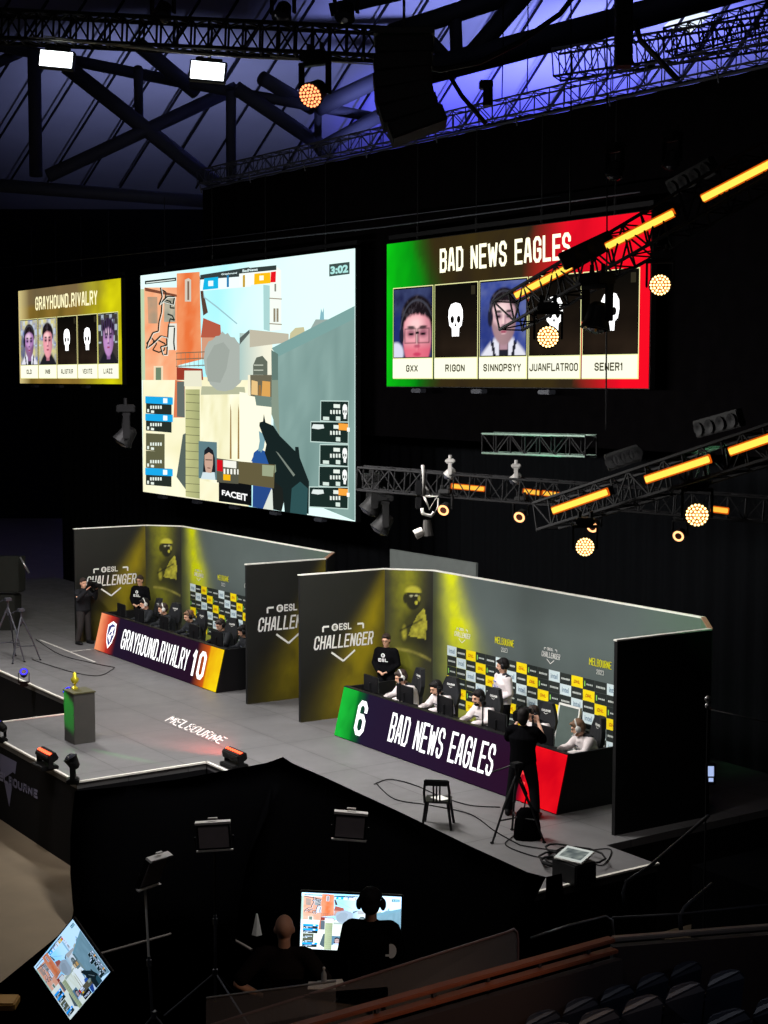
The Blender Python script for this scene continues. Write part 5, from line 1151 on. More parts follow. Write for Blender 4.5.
who = ('nearest the referee', 'second from the referee', 'in front of the standing coach', 'behind the cameraman', 'at the red end of the desk')
hairs = (HR, HRB, HRB, HR, HRL)
looks = ((-.25, -1, -.35), (-.15, -1, -.4), (-.2, -1, -.2), (-.3, -1, -.35), (-.55, -.9, -.45))
DZ = .78
for i, x in enumerate(rW):
    y = 17.28
    person('seated player in white jersey '+who[i]+', right desk', (x, y, 0), math.radians((-8, -4, 0, 4, -14)[i]), mod(SIT, look=looks[i], head=(0, -.19, 1.21+(.0, -.02, .02, 0, -.02)[i])), JER, TRO, hairs[i], bulk=1.2, hs=1.14, headset=HSW if i in (0, 4) else HS, stripes=NV, beard=i == 2)
    inst('gaming_chair', gaming_chair, (x-.1, y-.02, 0), math.radians((-14, 6, 0, 8, -20)[i]), 'black gaming chair of the white-jersey player '+who[i], 'gaming chair', 'gaming chairs at the right desk')
    inst('monitor', desk_monitor, (x-.46, y-.6, DZ), math.radians((-3, 0, -4, -2, 2)[i]), 'black monitor before the white-jersey player '+who[i], 'monitor', 'monitors on the right desk')
    inst('keyboard', keyboard, (x, y-.5, DZ), .05, 'black keyboard of the white-jersey player '+who[i], 'keyboard', 'keyboards on the right desk')
bW = (-36.5, -35.4, -33.98, -32.35, -31.2)
whob = ('nearest the far-left referee', 'second from the far-left referee', 'in the middle of the left desk', 'fourth along the left desk', 'at the orange end of the left desk')
for i, x in enumerate(bW):
    y = 17.28
    person('seated player in black '+whob[i], (x, y, 0), math.radians((-4, -8, 0, 6, -8)[i]), mod(SIT, look=((-.2, -1, -.3), (-.3, -1, -.25), (-.2, -1, -.3), (.0, -1, -.4), (-.3, -1, -.5))[i]), JERK, TRO, hairs[(i+2) % 5], bulk=1.2, hs=1.14, headset=HSW if i in (0, 1) else HS, stripes=C(90, 96, 110))
    inst('gaming_chair', gaming_chair, (x-.1, y-.02, 0), math.radians((-10, 8, 0, 10, -16)[i]), 'black gaming chair of the black-clad player '+whob[i], 'gaming chair', 'gaming chairs at the left desk')
    inst('monitor', desk_monitor, (x-.46, y-.6, DZ), math.radians((-3, 0, -4, -2, 2)[i]), 'black monitor before the black-clad player '+whob[i], 'monitor', 'monitors on the left desk')
    inst('keyboard', keyboard, (x, y-.5, DZ), .05, 'black keyboard of the black-clad player '+whob[i], 'keyboard', 'keyboards on the left desk')
for x, y, dsk, wh in ((-25.2, 16.62, 'right', 'by its green end'), (-23.0, 16.6, 'right', 'between the second and third players'), (-36.95, 16.6, 'left', 'by its orange-white end'), (-33.3, 16.6, 'left', 'near its middle')):
    b = BM(); box(b, (x, y, DZ+.006), (.32, .2, .008)); box(b, (x+.05, y+.02, DZ+.012), (.28, .18, .006), ((.98, .2, 0), (-.2, .98, 0), (0, 0, 1))); tagp(from_bm('paper_sheet', b, PAPER), 'white papers on the %s desk %s' % (dsk, wh), 'paper')
# camera posts standing on the desks
for i, x in enumerate((-24.15, -22.9, -21.55, -20.15)):
    t = empty('webcam_stand', (x, 16.66, DZ), 'thin black camera post on the right desk %s' % ('between its first two players', 'between its second and third players', 'right of the third player', 'just behind the cameraman')[i], 'camera post')
    b = BM(); tube(b, (x, 16.66, DZ), (x, 16.66, DZ+.5), .016); tube(b, (x, 16.66, DZ), (x, 16.66, DZ+.02), .08, n=12); from_bm('post', b, BLACK, t, world=True)
    b = BM(); box(b, (x, 16.68, DZ+.53), (.07, .07, .07), bev=.01); from_bm('camera', b, BLACK, t, world=True)
# white-edged boards leaning at the back walls
for dx, lb in ((0, 'white-edged clear board behind the last player of the right desk'), (-11.6, 'white-edged clear board behind the last player of the left desk')):
    t = empty('score_board', (-21.25+dx, 18.3, 0), lb, 'board'); c0_ = V((-21.25+dx, 18.25, 0)); Zb = V((0, .18, .98)); Xb = V((1, 0, 0)); Nb = Xb.cross(Zb)
    b = BM(); box(b, c0_+Zb*.56, (.54, .03, 1.1), (Xb, Nb, Zb)); from_bm('board_panel', b, mat('board_grey_green', C(84, 96, 92), .3), t, world=True)
    b = BM()
    for s in (-1, 1): box(b, c0_+Zb*.56+Xb*(s*.28), (.035, .045, 1.14), (Xb, Nb, Zb))
    box(b, c0_+Zb*1.12, (.58, .045, .035), (Xb, Nb, Zb)); from_bm('board_edge', b, WHITEP, t, world=True)
# standing coach and referees
person('standing coach in white jersey holding a blue folder behind the right desk', (-22.85, 18.15, 0), math.radians(-12), mod(STAND, elL=(-.25, -.02, 1.14), wrL=(-.1, -.2, 1.02), look=(-.6, -1, -.25), elR=(.26, .02, 1.13), wrR=(.12, -.2, 1.0)), JER, TRO, HRB, headset=HS, stripes=C(70, 90, 170), bulk=1.15, hs=1.08)
t = empty('folder', (-22.6, 17.8, 1.), 'bright blue folder held by the standing coach', 'folder'); b = BM(); box(b, (-22.56, 17.8, .98), (.22, .04, .4), ((.97, -.2, 0), (.2, .97, .1), (.1, -.1, .98)), .01); from_bm('cover', b, mat('bright_blue', C(36, 82, 190), .6), t, world=True)
REF = mod(STAND, elL=(-.27, .0, 1.14), wrL=(-.1, -.19, 1.0), elR=(.27, .0, 1.14), wrR=(.1, -.19, 1.0), look=(.1, -1, -.15), handL=(1, -.2, -.3), handR=(-1, -.2, -.3))
person('standing referee in black hoodie with white chest letters by the right booth corner', (-26.45, 17.9, 0), math.radians(32), REF, HOOD, TRO, HR, stripes='esl', glasses=True, hairlen=.03, bulk=1.1, hs=1.05)
person('standing referee in black hoodie with white chest letters by the left booth corner', (-38.1, 17.75, 0), math.radians(32), REF, HOOD, TRO, HR, stripes='esl', glasses=True, hairlen=.03, bulk=1.1, hs=1.05)
# camera operators
def shoulder_cam(M_, label):
    t = empty('video_camera', M_.translation, label, 'video camera'); X, Y, Z = [M_.to_3x3() @ V(a) for a in ((1, 0, 0), (0, 1, 0), (0, 0, 1))]; c = M_.translation
    b = BM(); box(b, c, (.13, .34, .17), (X, Y, Z), .02); from_bm('camera_body', b, BLACK, t, world=True)
    b = BM(); tube(b, c-Y*.16, c-Y*.34, .055, .07, 14); from_bm('lens', b, BLACK, t, world=True)
    b = BM(); box(b, c+Z*.12-Y*.02, (.03, .24, .03), (X, Y, Z), .01); from_bm('handle', b, BLACK, t, world=True)
    b = BM(); box(b, c-X*.12-Y*.1+Z*.06, (.1, .08, .07), (X, Y, Z), .01); from_bm('viewfinder', b, BLACK, t, world=True); return t
CAMP = mod(STAND, shL=(-.19, 0, 1.42), elL=(-.3, -.16, 1.24), wrL=(-.14, -.34, 1.5), shR=(.19, 0, 1.42), elR=(.3, -.12, 1.22), wrR=(.2, -.3, 1.48), knL=(-.13, -.03, .5), anL=(-.17, .05, .09), knR=(.12, -.02, .5), anR=(.16, .0, .09), look=(.1, -1, .0))
cc = (G(508, 816)+G(537, 817))/2
rz_ = math.radians(212)
person('cameraman in black filming the right desk from the deck', cc, rz_, mod(CAMP, anL=(-.24, .04, .09), anR=(.24, .0, .09), knL=(-.18, -.02, .5), knR=(.18, -.02, .5)), TEE, TRO, HRB, sleeve=.8, hairlen=.04, bulk=1.25, hs=1.1)
Mx = M.Translation(cc) @ M.Rotation(rz_, 4, 'Z') @ M.Translation(V((.14, -.22, 1.62))); shoulder_cam(Mx, 'black video camera held up by the cameraman at the right desk')
c3 = G(84, 644); rz2 = math.radians(104)
person('cameraman in dark clothes filming from the left end of the left desk', c3, rz2, mod(CAMP, look=(-.2, -1, .0)), mat('dark_jacket', C(36, 37, 40), .9), mat('dark_jeans', C(52, 50, 50), .9), HR, bulk=1.25, hs=1.1)
Mx = M.Translation(c3) @ M.Rotation(rz2, 4, 'Z') @ M.Translation(V((.12, -.24, 1.6))); shoulder_cam(Mx, 'black video camera held by the cameraman at the left desk')
# ================================================================ FOREGROUND (arena floor in front of the stage)
# black cloth cover along the stage front
ridge = [(75, 791, 10.3), (128, 786, 11.2), (180, 779, 12.2), (228, 770, 12.6), (266, 763, 12.8), (283, 757, 12.93), (292, 763, 12.93), (322, 776, 12.93), (400, 812, 12.93), (470, 846, 12.93), (527, 872, 12.93), (546, 877, 12.93)]
b = BM(); rows = []
for i, (x, y, Y_) in enumerate(ridge):
    p = onY(x, y, Y_); k = i/(len(ridge)-1); ft = V((-22.5+(p.x+25.2)*.75, 9.2+1.9*min(1, k*2), FLOOR+.02)) if i < 6 else V((p.x+.1, 11.6, FLOOR+.02))
    rows.append([b.verts.new(p.lerp(ft, s)+V((0, -.10*math.sin(s*math.pi)*(1+math.sin(i*1.7)), 0))) for s in (0, .15, .35, .6, .8, 1)])
for A, B in zip(rows, rows[1:]):
    for i in range(5): b.faces.new((A[i], A[i+1], B[i+1], B[i]))
bmesh.ops.solidify(b, geom=b.faces[:], thickness=-.02)
tagp(from_bm('black_cover', b, CLOTH, smooth=True), 'large black cloth cover rising to a peak along the front of the stage', 'cloth cover')
b = BM(); pe = onY(546, 877, 12.93); A_ = [b.verts.new(p) for p in (pe, V((pe.x, 12.93, FLOOR)), V((pe.x, 13.5, FLOOR)), V((pe.x, 13.2, pe.z)))]; b.faces.new(A_); bmesh.ops.solidify(b, geom=b.faces[:], thickness=.02); tagp(from_bm('cover_end_flap', b, CLOTH), 'black flap closing the right end of the big cloth cover', 'cloth cover')
# black carpet on the arena floor
b = BM(); f_ = b.faces.new([b.verts.new((x, y, FLOOR+.012)) for x, y in ((-22.6, 9.25), (-25.1, 10.5), (-25.1, 12.9), (-16, 12.9), (-16, 16), (11, 16), (11, -4), (-16, -4), (-20.4, 6.9))]); bmesh.ops.solidify(b, geom=b.faces[:], thickness=.01); tagp(from_bm('black_carpet', b, mat('black_carpet', C(6, 6, 7), .95, scale=9, var=.4)), 'black carpet on the arena floor below the stage', 'carpet')
slab('trim_2', -16, 0, 16.3, 24, FLOOR, -.1, CLOTH, 'structure')
# LED panel lights on stands
def panel_light(px, py, t_, w, h, ang, tilt, label, roll=0.):
    p = at(px, py, t_); t = empty('led_panel_light', p, label, 'light panel'); X = (RT*math.cos(ang)+FW*math.sin(ang)); X.normalize(); Zt = (V((0, 0, 1))*math.cos(tilt)+X.cross(V((0, 0, 1)))*math.sin(tilt)).normalized()
    if roll: X, Zt = X*math.cos(roll)+Zt*math.sin(roll), Zt*math.cos(roll)-X*math.sin(roll)
    N = X.cross(Zt)
    if N.dot(CP-p) < 0: N = -N
    b = BM(); box(b, p, (w, .07, h), (X, N, Zt), .01); hd = from_bm('housing', b, BLACK, t, world=True)
    b = BM(); box(b, p+N*.037, (w*.88, .01, h*.84), (X, N, Zt)); from_bm('diffuser', b, mat('unlit_diffuser', C(176, 166, 170), .6), hd, world=True)
    for nm, dd, sz in (('top_hood', Zt*(h/2+.02)+N*.03, (w*1.04, .1, .035)), ('bottom_rail', -Zt*(h/2+.01)+N*.04, (w*1.08, .05, .02)), ('carry_handle', Zt*(h/2+.07), (w*.28, .03, .02))):
        b = BM(); box(b, p+dd, sz, (X, N, Zt), .004); from_bm(nm, b, mat('pale_metal', C(235, 230, 226), .5), t, world=True)
    b = BM(); path(b, [p+X*(w/2+.03), p+X*(w/2+.03)-Zt*h*.55, p-X*(w/2+.03)-Zt*h*.55, p-X*(w/2+.03)], .012); from_bm('yoke', b, BLACK, t, world=True); return p, Zt
def light_stand(top, base, sp, label, rot, m1, m2):
    t = empty('light_stand', base, label, 'light stand'); b = BM(); tube(b, top, top.lerp(base, .45), .016); from_bm('upper_tube', b, m1, t, world=True); b = BM(); tube(b, top.lerp(base, .4), base+V((0, 0, .15)), .022); tube(b, top.lerp(base, .42), top.lerp(base, .46), .035); from_bm('lower_tube', b, m2, t, world=True)
    hub = base+V((0, 0, .55)); 
    for k in range(3): a = rot+k*2.0944; b = BM(); tube(b, hub, base+V((sp*math.cos(a), sp*math.sin(a), .02)), .014); from_bm('leg', b, m2, t, world=True)
    b = BM(); tube(b, hub-V((0, 0, .05)), hub+V((0, 0, .05)), .04, n=8); from_bm('hub', b, m2, t, world=True)
p, z_ = panel_light(152, 871, 19.6, .42, .42, 1.05, .42, 'studio light panel on the left stand, turned away to the right', 0.); light_stand(p-z_*.28, V((p.x, p.y, FLOOR+.02)), .62, 'light stand with a silver tube, left of the two dark ones', .6, mat('silver_tube', C(225, 225, 222), .3, .2), STEEL)
p, z_ = panel_light(214, 836, 21., .46, .36, 0, .05, 'studio light panel facing out, on the middle dark stand', .06); light_stand(p-z_*.2, V((p.x, p.y, FLOOR+.02)), .7, 'dark light stand under the middle studio panel', .2, BLACK, STEEL)
p, z_ = panel_light(350, 826, 20.5, .43, .34, 0, .05, 'studio light panel facing out above the glowing television', -.08); light_stand(p-z_*.2, V((p.x, p.y, FLOOR+.02)), .6, 'dark light stand behind the glowing television', .2, BLACK, BLACK)
p0s = at(150, 900, 19.6)
# tilted monitor, lower left
cs4 = [at(77, 924, 18.05), at(109, 970, 17.72), at(69, 1018, 17.95), at(32, 966, 18.28)]       # picture's top right, bottom right, bottom left, top left
o_ = cs4[2]; U_v = cs4[1]-o_; W_v = cs4[3]-o_; wv, hv = U_v.length, W_v.length; Ux = U_v.normalized(); Wx = (W_v-Ux*W_v.dot(Ux)).normalized(); Nn = Ux.cross(Wx)
t = empty('tilted_monitor', (o_+cs4[0])/2, 'monitor tilted onto its corner showing the game picture at the lower left', 'monitor')
# picture orientation: sky along the upper-right side
ctr = (cs4[0]+cs4[1]+cs4[2]+cs4[3])/4
b = BM(); box(b, ctr-Nn*.03, (wv+.04, hv+.04, .05), (Ux, Wx, Nn), .008); hm_ = from_bm('monitor_housing', b, BLACK, t, world=True)
# picture's left side lies along the lower-left edge: u runs from the lower left up to the upper right
monitor_picture(ctr-Ux*wv/2-Wx*hv/2, Ux, Wx, Nn, wv, hv, hm_, m=led_mat('cool_monitor_led', .95, (.72, .88, 1.3)))
b = BM(); tube(b, ctr-Nn*.05, V((ctr.x, ctr.y, FLOOR+.1))-Nn*.1, .03); box(b, V((ctr.x, ctr.y, FLOOR+.05)), (.9, .7, .06), bev=.02); from_bm('stand', b, BLACK, t, world=True)
b = BM()
for k in range(7):
    c = at(random.uniform(100, 130), random.uniform(965, 985), 18.8); c.z = FLOOR+.05+.03*k; R_ = random.uniform(.12, .3); path(b, [c+V((R_*math.cos(a*.63), R_*math.sin(a*.63), .0)) for a in range(11)], .016, 5)
tagp(from_bm('coiled_cable', b, RUB, smooth=True), 'small heap of coiled cables between the tilted monitor and the silver light stand', 'cable')
# pipes and bits on the floor
fz = FLOOR+.06
for (x0, y0, x1, y1), lb in (((100, 954, 182, 931), 'pale pipe lying behind the silver light stand'), ((222, 933, 252, 950), 'short pale pipe lying behind the bald man')):
    b = BM(); tube(b, G(x0, y0, fz), G(x1, y1, fz), .022, n=8); tagp(from_bm('floor_pipe', b, mat('dull_pipe', C(80, 74, 70), .7)), lb, 'pipe')
b = BM(); c = G(204, 928, fz); box(b, c+V((0, 0, .05)), (.6, .3, .16), (RT, FH, V((0, 0, 1))), .02); tagp(from_bm('cable_case', b, mat('tan_case', C(150, 136, 118), .7)), 'small pale case on the floor under the middle light stand', 'case')
b = BM(); box(b, G(3, 1003, fz), (.4, .35, .12), (RT, FH, V((0, 0, 1))), .02); tagp(from_bm('cable_case', b, mat('dull_amber', C(150, 110, 40), .7)), 'small yellow-topped case at the lower left corner', 'case')
b = BM(); c = G(257, 936, FLOOR+.02)+V((0, 0, .15)); lathe(b, [(.08, -.13), (.015, .2)], 4, (RT, FW, UP), c); tagp(from_bm('folded_card', b, WHITEP), 'small white pointed card behind the bald man', 'card')
# television
TVt = 16.2
q = [at(299, 948, TVt), at(399, 953, TVt-.1), at(402, 898, TVt-.05), at(303, 892, TVt+.05)]; U_v = (q[1]-q[0]); wv = U_v.length; Ux = U_v.normalized(); W_v = q[3]-q[0]; W_v = W_v-Ux*W_v.dot(Ux); hv = W_v.length; Wx = W_v.normalized(); Nn = Ux.cross(Wx); ctr = sum(q, V())/4
t = empty('television', ctr, 'glowing television showing the game picture behind two people', 'television')
b = BM(); box(b, ctr-Nn*.035, (wv+.04, hv+.04, .06), (Ux, Wx, Nn), .01); from_bm('tv_frame', b, BLACK, t, world=True); monitor_picture(ctr-Ux*wv/2-Wx*hv/2, Ux, Wx, Nn, wv, hv, t, m=led_mat('television_led', 1.7, (.8, .95, 1.35)))
b = BM(); tube(b, ctr-Nn*.06-Wx*.1, V((ctr.x, ctr.y, FLOOR+.05)), .035); box(b, V((ctr.x, ctr.y, FLOOR+.04)), (.8, .6, .05), bev=.01); from_bm('tv_stand', b, BLACK, t, world=True)
# riser and table for the crew
PT_ = 14.3
pz = (at(370, 888, PT_)).z-1.78
rc = at(330, 980, PT_); b = BM(); box(b, V((rc.x, rc.y, (pz+FLOOR)/2-.02)), (3.4, 1.5, pz-FLOOR-.04), (RT, FH, V((0, 0, 1)))); tagp(from_bm('crew_riser', b, CLOTH), 'black riser under the two people at the lower centre', 'platform')
TEE2 = mat('dark_grey_tee', C(30, 26, 26), .9)
pp_ = at(371, 900, PT_); yawc = math.atan2(FH.y, FH.x)+math.pi/2
person('man in black with headphones and a white sleeve mark before the television', (pp_.x, pp_.y, pz+.0), yawc-.12, mod(STAND, elL=(-.27, -.05, 1.12), wrL=(-.16, -.28, 1.05), elR=(.27, -.05, 1.12), wrR=(.16, -.28, 1.05)), TEE, TRO, HRB, headset=HS, hs=1.12, bulk=1.1)
p1 = at(284, 925, PT_-.3); HIP = mod(STAND, elL=(-.42, .1, 1.16), wrL=(-.2, -.03, 1.0), elR=(.42, .1, 1.16), wrR=(.2, -.03, 1.0), handL=(.9, -.5, -.3), handR=(-.9, -.5, -.3), look=(.15, -1, -.05))
person('bald man in dark tee with hands on hips at the lower centre', (p1.x, p1.y, p1.z-1.68), yawc-.05, HIP, TEE2, TRO, HRB, sleeve=.7, bald=True, headset=None, hs=1.12, bulk=1.1)
# white mark on sleeve
cvm = Canvas(at(391, 951, PT_-.35), RT, UP, -FW, .001)
cvm.ell(0, 0, .05, .065, C(214, 222, 226), a0=-1.9, a1=1.9); cvm.rect(-.05, -.05, 0, -.03, C(214, 222, 226)); o_ = cvm.build('sleeve_mark', print_mat('cloth_print', .8)); o_.name = 'sleeve_mark'
for o2 in list(COL.objects):
    if o2.name.startswith('person') and (o2.get('label') or '').startswith('man in black with headphones'): o_.data.transform(o2.matrix_basis.inverted()); o_.parent = o2
# desk with papers and bottle
dk = at(345, 1000, 13.6); 
t = empty('crew_table', dk, 'black table edge in front of the crew with papers and a bottle on it', 'table'); dz = at(322, 986, 13.35).z
tcn = at(330, 1000, 13.35)
b = BM(); box(b, V((tcn.x, tcn.y, dz-.02)), (1.0, .34, .04), (RT, FH, V((0, 0, 1))), .01); from_bm('tabletop', b, CLOTH, t, world=True)
for i_ in (-1, 1):
    for j_ in (-1, 1): b = BM(); q_ = V((tcn.x, tcn.y, dz))+RT*i_*.46+FH*j_*.14; tube(b, q_-V((0, 0, .04)), V((q_.x, q_.y, pz)), .02); from_bm('leg', b, BLACK, t, world=True)
b = BM(); q_ = at(322, 988, 13.35); q_.z = dz+.006; box(b, q_, (.24, .16, .006), (RT, FH, V((0, 0, 1)))); box(b, q_+V((.02, .08, .006)), (.22, .15, .006), ((RT+FH*.2).normalized(), (FH-RT*.2).normalized(), V((0, 0, 1)))); tagp(from_bm('paper_sheet', b, PAPER), 'white papers on the crew table below the bottle', 'paper')
bt = empty('water_bottle', at(323, 975, 13.8), 'small clear water bottle standing on the crew table', 'bottle'); q_ = at(324, 984, 13.38); q_.z = dz
b = BM(); lathe(b, [(.024, 0), (.025, .015), (.025, .09), (.02, .105), (.01, .125), (.01, .14)], 14, None, q_); from_bm('bottle_body', b, mat('clear_plastic', C(150, 156, 160), .15), bt, world=True, smooth=True)
b = BM(); lathe(b, [(.012, .14), (.012, .155)], 12, None, q_); from_bm('bottle_cap', b, WHITEP, bt, world=True)
# ---------------------------------------------------------------- bowl barrier, rails and seats, lower right
BARR = mat('barrier_maroon_brown', C(58, 47, 49), .7, scale=4, var=.12); WOOD = mat('orange_timber_rail', C(150, 84, 58), .45, scale=3, var=.25); GLS = None
def glass_mat():
    m = bpy.data.materials.new('smoked_glass'); m.use_nodes = True; b_ = m.node_tree.nodes['Principled BSDF']; b_.inputs['Base Color'].default_value = (.35, .33, .34, 1); b_.inputs['Alpha'].default_value = .28; b_.inputs['Roughness'].default_value = .15
    nz = m.node_tree.nodes.new('ShaderNodeTexNoise'); nz.inputs['Scale'].default_value = 3; mr = m.node_tree.nodes.new('ShaderNodeMapRange'); mr.inputs[3].default_value = .22; mr.inputs[4].default_value = .34; m.node_tree.links.new(nz.outputs[0], mr.inputs[0]); m.node_tree.links.new(mr.outputs[0], b_.inputs['Alpha']); return m
GLS = glass_mat()
bz = at(612, 938, 13.6).z
R0, R1 = G(220, 1048, bz), G(612, 939, bz)
R2 = G(790, 925, bz-.0)
def beam(name, A, B, w, h, m, par, dz=0., dy=0.):
    A = V(A); B = V(B); d = (B-A).normalized(); s = d.cross(V((0, 0, 1))).normalized(); u_ = s.cross(d); b = BM(); box(b, (A+B)/2+u_*dz+s*dy, ((B-A).length, w, h), (d, s, u_), .008); return from_bm(name, b, m, par, world=True)
t = empty('timber_rail', (R0+R1)/2, 'double orange timber rail capping the barrier at the lower centre', 'handrail')
beam('rail_bar', R0, R1, .1, .035, WOOD, t); beam('rail_bar', R0, R1, .1, .035, WOOD, t, -.085, .04)
for k in range(7): q_ = R0.lerp(R1, (k+.5)/7); b = BM(); box(b, q_+V((0, 0, -.08)), (.03, .03, .14)); from_bm('bracket', b, STEEL, t, world=True)
t = empty('bowl_barrier', R1, 'dark brown seating-bowl barrier wall at the lower right', 'barrier'); dn = V((0, 0, -1.0))
sR = (R1-R0).normalized().cross(V((0, 0, 1)))
for nm, A, B in (('barrier_panel', R0-V((0, 0, .14))+sR*.1, R1-V((0, 0, .14))+sR*.1), ('barrier_panel', R1-V((0, 0, .06)), R2-V((0, 0, .06)))):
    b = BM(); d = (B-A).normalized(); s = d.cross(V((0, 0, 1))).normalized(); box(b, (A+B)/2+V((0, 0, -.75)), ((B-A).length, .08, 1.5), (d, s, V((0, 0, 1)))); from_bm(nm, b, BARR, t, world=True)
beam('top_cap', R1, R2, .07, .04, mat('pale_cap', C(150, 142, 140), .4, .3), t)
# glass panel with rounded corner on the far side of the rail
t = empty('glass_screen', R0, 'smoked glass balustrade with a rounded end behind the timber rail', 'glass balustrade')
Tg = lambda x, y: at(x, y, 13.0+(x-200)*.0018)
pts = [Tg(196, 1030), Tg(508, 932), Tg(514, 929), Tg(517, 932), Tg(518, 940), Tg(518, 965), Tg(430, 1000), Tg(340, 1030)]
b = BM(); f_ = b.faces.new([b.verts.new(p_) for p_ in pts]); bmesh.ops.solidify(b, geom=b.faces[:], thickness=.012); from_bm('glass', b, GLS, t, world=True)
b = BM(); path(b, pts[:6], .012); from_bm('glass_edge', b, mat('dull_pink_edge', C(120, 92, 90), .4), t, world=True)
t = empty('glass_screen', Tg(340, 1000), 'clear glass edge line slanting across the crew table', 'glass balustrade')
b = BM(); pts = [at(206, 998, 12.9), at(336, 981, 13.1), at(336, 1010, 13.1), at(206, 1035, 12.9)]; b.faces.new([b.verts.new(p_) for p_ in pts]); bmesh.ops.solidify(b, geom=b.faces[:], thickness=.01); from_bm('glass', b, GLS, t, world=True)
b = BM(); path(b, pts[:2], .009); from_bm('glass_edge', b, ALU, t, world=True)
def line_rail(name, pts, r, m, label): b = BM(); path(b, pts, r, 8); return tagp(from_bm(name, b, m, smooth=True), label, 'handrail')
line_rail('handrail', [at(531, 938, 13.8), at(570, 925, 13.9), at(606, 916, 14), at(612, 920, 14), at(614, 936, 14)], .012, ALU, 'thin bright handrail line above the top of the timber rail')
line_rail('handrail', [at(625, 905, 15), at(623, 893, 15), at(626, 882, 15), at(650, 866, 15.2), at(708, 816, 16.5)], .018, STEEL, 'dull metal stair handrail by the right end of the stage')
line_rail('handrail', [at(681, 932, 14), at(680, 916, 14), at(684, 908, 14), at(712, 884, 14.4)], .018, STEEL, 'short dull metal handrail rising from the barrier at the right')
line_rail('handrail', [at(612, 918, 14), at(680, 914, 14), at(775, 904, 14)], .012, STEEL, 'faint horizontal rail above the barrier at the right')
# seats
SEAT = mat('navy_seat_plastic', C(30, 36, 52), .45, scale=5); 
def seat_proto():
    t = empty('stadium_seat', (0, 0, 0)); b = BM(); n = 8; w, h = .205, .44
    pr = [(-w, 0), (w, 0)]+[(w*math.cos(a)**.6 if math.cos(a) > 0 else 0, h-.09+.09*math.sin(a)) for a in [k*math.pi/2/6 for k in range(7)]]+[(-(w*math.cos(a)**.6 if math.cos(a) > 0 else 0), h-.09+.09*math.sin(a)) for a in [math.pi/2-k*math.pi/2/6 for k in range(1, 7)]]
    f_ = b.faces.new([b.verts.new((x, .02-.05*(z/h)+.06*(x/w)**2*-1, z)) for x, z in pr]); b.faces.ensure_lookup_table()
    bmesh.ops.solidify(b, geom=b.faces[:], thickness=.045); from_bm('backrest', b, SEAT, t)
    b = BM(); box(b, (0, .16, .03), (.4, .08, .36), ((1, 0, 0), (0, 1, .2), (0, -.2, 1)), .03); from_bm('seat', b, SEAT, t)
    b = BM()
    for s in (-1, 1): box(b, (s*.2, .05, -.18), (.03, .05, .4))
    from_bm('bracket', b, STEEL, t); return t
def seat_row(x0, y0, x1, y1, t0, n, nm, ext=0):
    A = at(x0, y0, t0); B = G(x1, y1, A.z); d = (B-A); L = d.length; d.normalize(); rz = math.atan2(d.y, d.x)
    for i in range(-ext, n):
        p_ = A+d*(L*(i+.5)/n); s_ = L/n/.43
        wh = ('first', 'second', 'third', 'fourth', 'fifth', 'sixth')[i+ext]
        o = inst('seat', seat_proto, p_-V((0, 0, .42)), rz, '%s navy plastic seat from the lower left in the %s row of the bowl' % (wh, nm), 'stadium seat', 'navy stadium seats at the lower right'); o.scale = (s_, 1, 1)
seat_row(516, 1019, 696, 958, 12.4, 5, 'farthest'); seat_row(568, 1018, 738, 966, 11.2, 4, 'middle', 1); seat_row(694, 1019, 790, 990, 10.1, 2, 'nearest', 1)
t = empty('seating_tier', at(640, 1060, 11.2), 'dark stepped concrete tier carrying the navy seats', 'seating tier')
for k_, tt in enumerate((12.4, 11.2, 10.1)):
    a_ = at((516, 568, 694)[k_], 1019, tt); e_ = G(*((696, 958), (738, 966), (790, 990))[k_], a_.z); d_ = (e_-a_).normalized(); n_ = V((-d_.y, d_.x, 0)); zt2 = a_.z-.8; m_ = (a_+e_)/2
    b = BM(); box(b, (m_.x-n_.x*.1, m_.y-n_.y*.1, (zt2+FLOOR)/2), ((e_-a_).length+2.5, .9, zt2-FLOOR), (d_, n_, V((0, 0, 1)))); from_bm('step', b, mat('dark_tier', C(20, 20, 22), .9), t, world=True)
# barrier of the seating: dark tread below the seats
b = BM(); a_ = at(500, 1050, 12.4); 
# dark things at the right
ph = at(711, 774, 19.9); t = empty('lit_handset', ph, 'small glowing phone-like screen in the dark at the right of the right booth', 'phone'); b = BM(); box(b, ph+FW*.02, (.13, .03, .28), (RT, FW, UP), .01); from_bm('handset_body', b, BLACK, t, world=True)
b = BM(); box(b, ph+UP*.035, (.075, .004, .13), (RT, FW, UP)); box(b, ph-UP*.075, (.06, .004, .05), (RT, FW, UP)); from_bm('handset_screen', b, glow('handset_screen', C(170, 190, 235), 1.), t, world=True)
t = empty('rope_post', at(708, 700, 20), 'thin grey post with a pale line running right, beside the right booth', 'post'); b = BM(); pt_ = at(708, 698, 20); tube(b, (pt_.x, pt_.y, FLOOR), pt_, .012); from_bm('post_tube', b, BLACK, t, world=True); rod(t, 'post_line', [at(708, 709, 20), at(775, 724, 20)], .008, ALU); b = BM(); blob(b, at(708, 699, 20), (.045, .045, .045)); blob(b, at(708, 706, 20), (.04, .04, .04)); from_bm('post_cap', b, ALU, t, world=True)
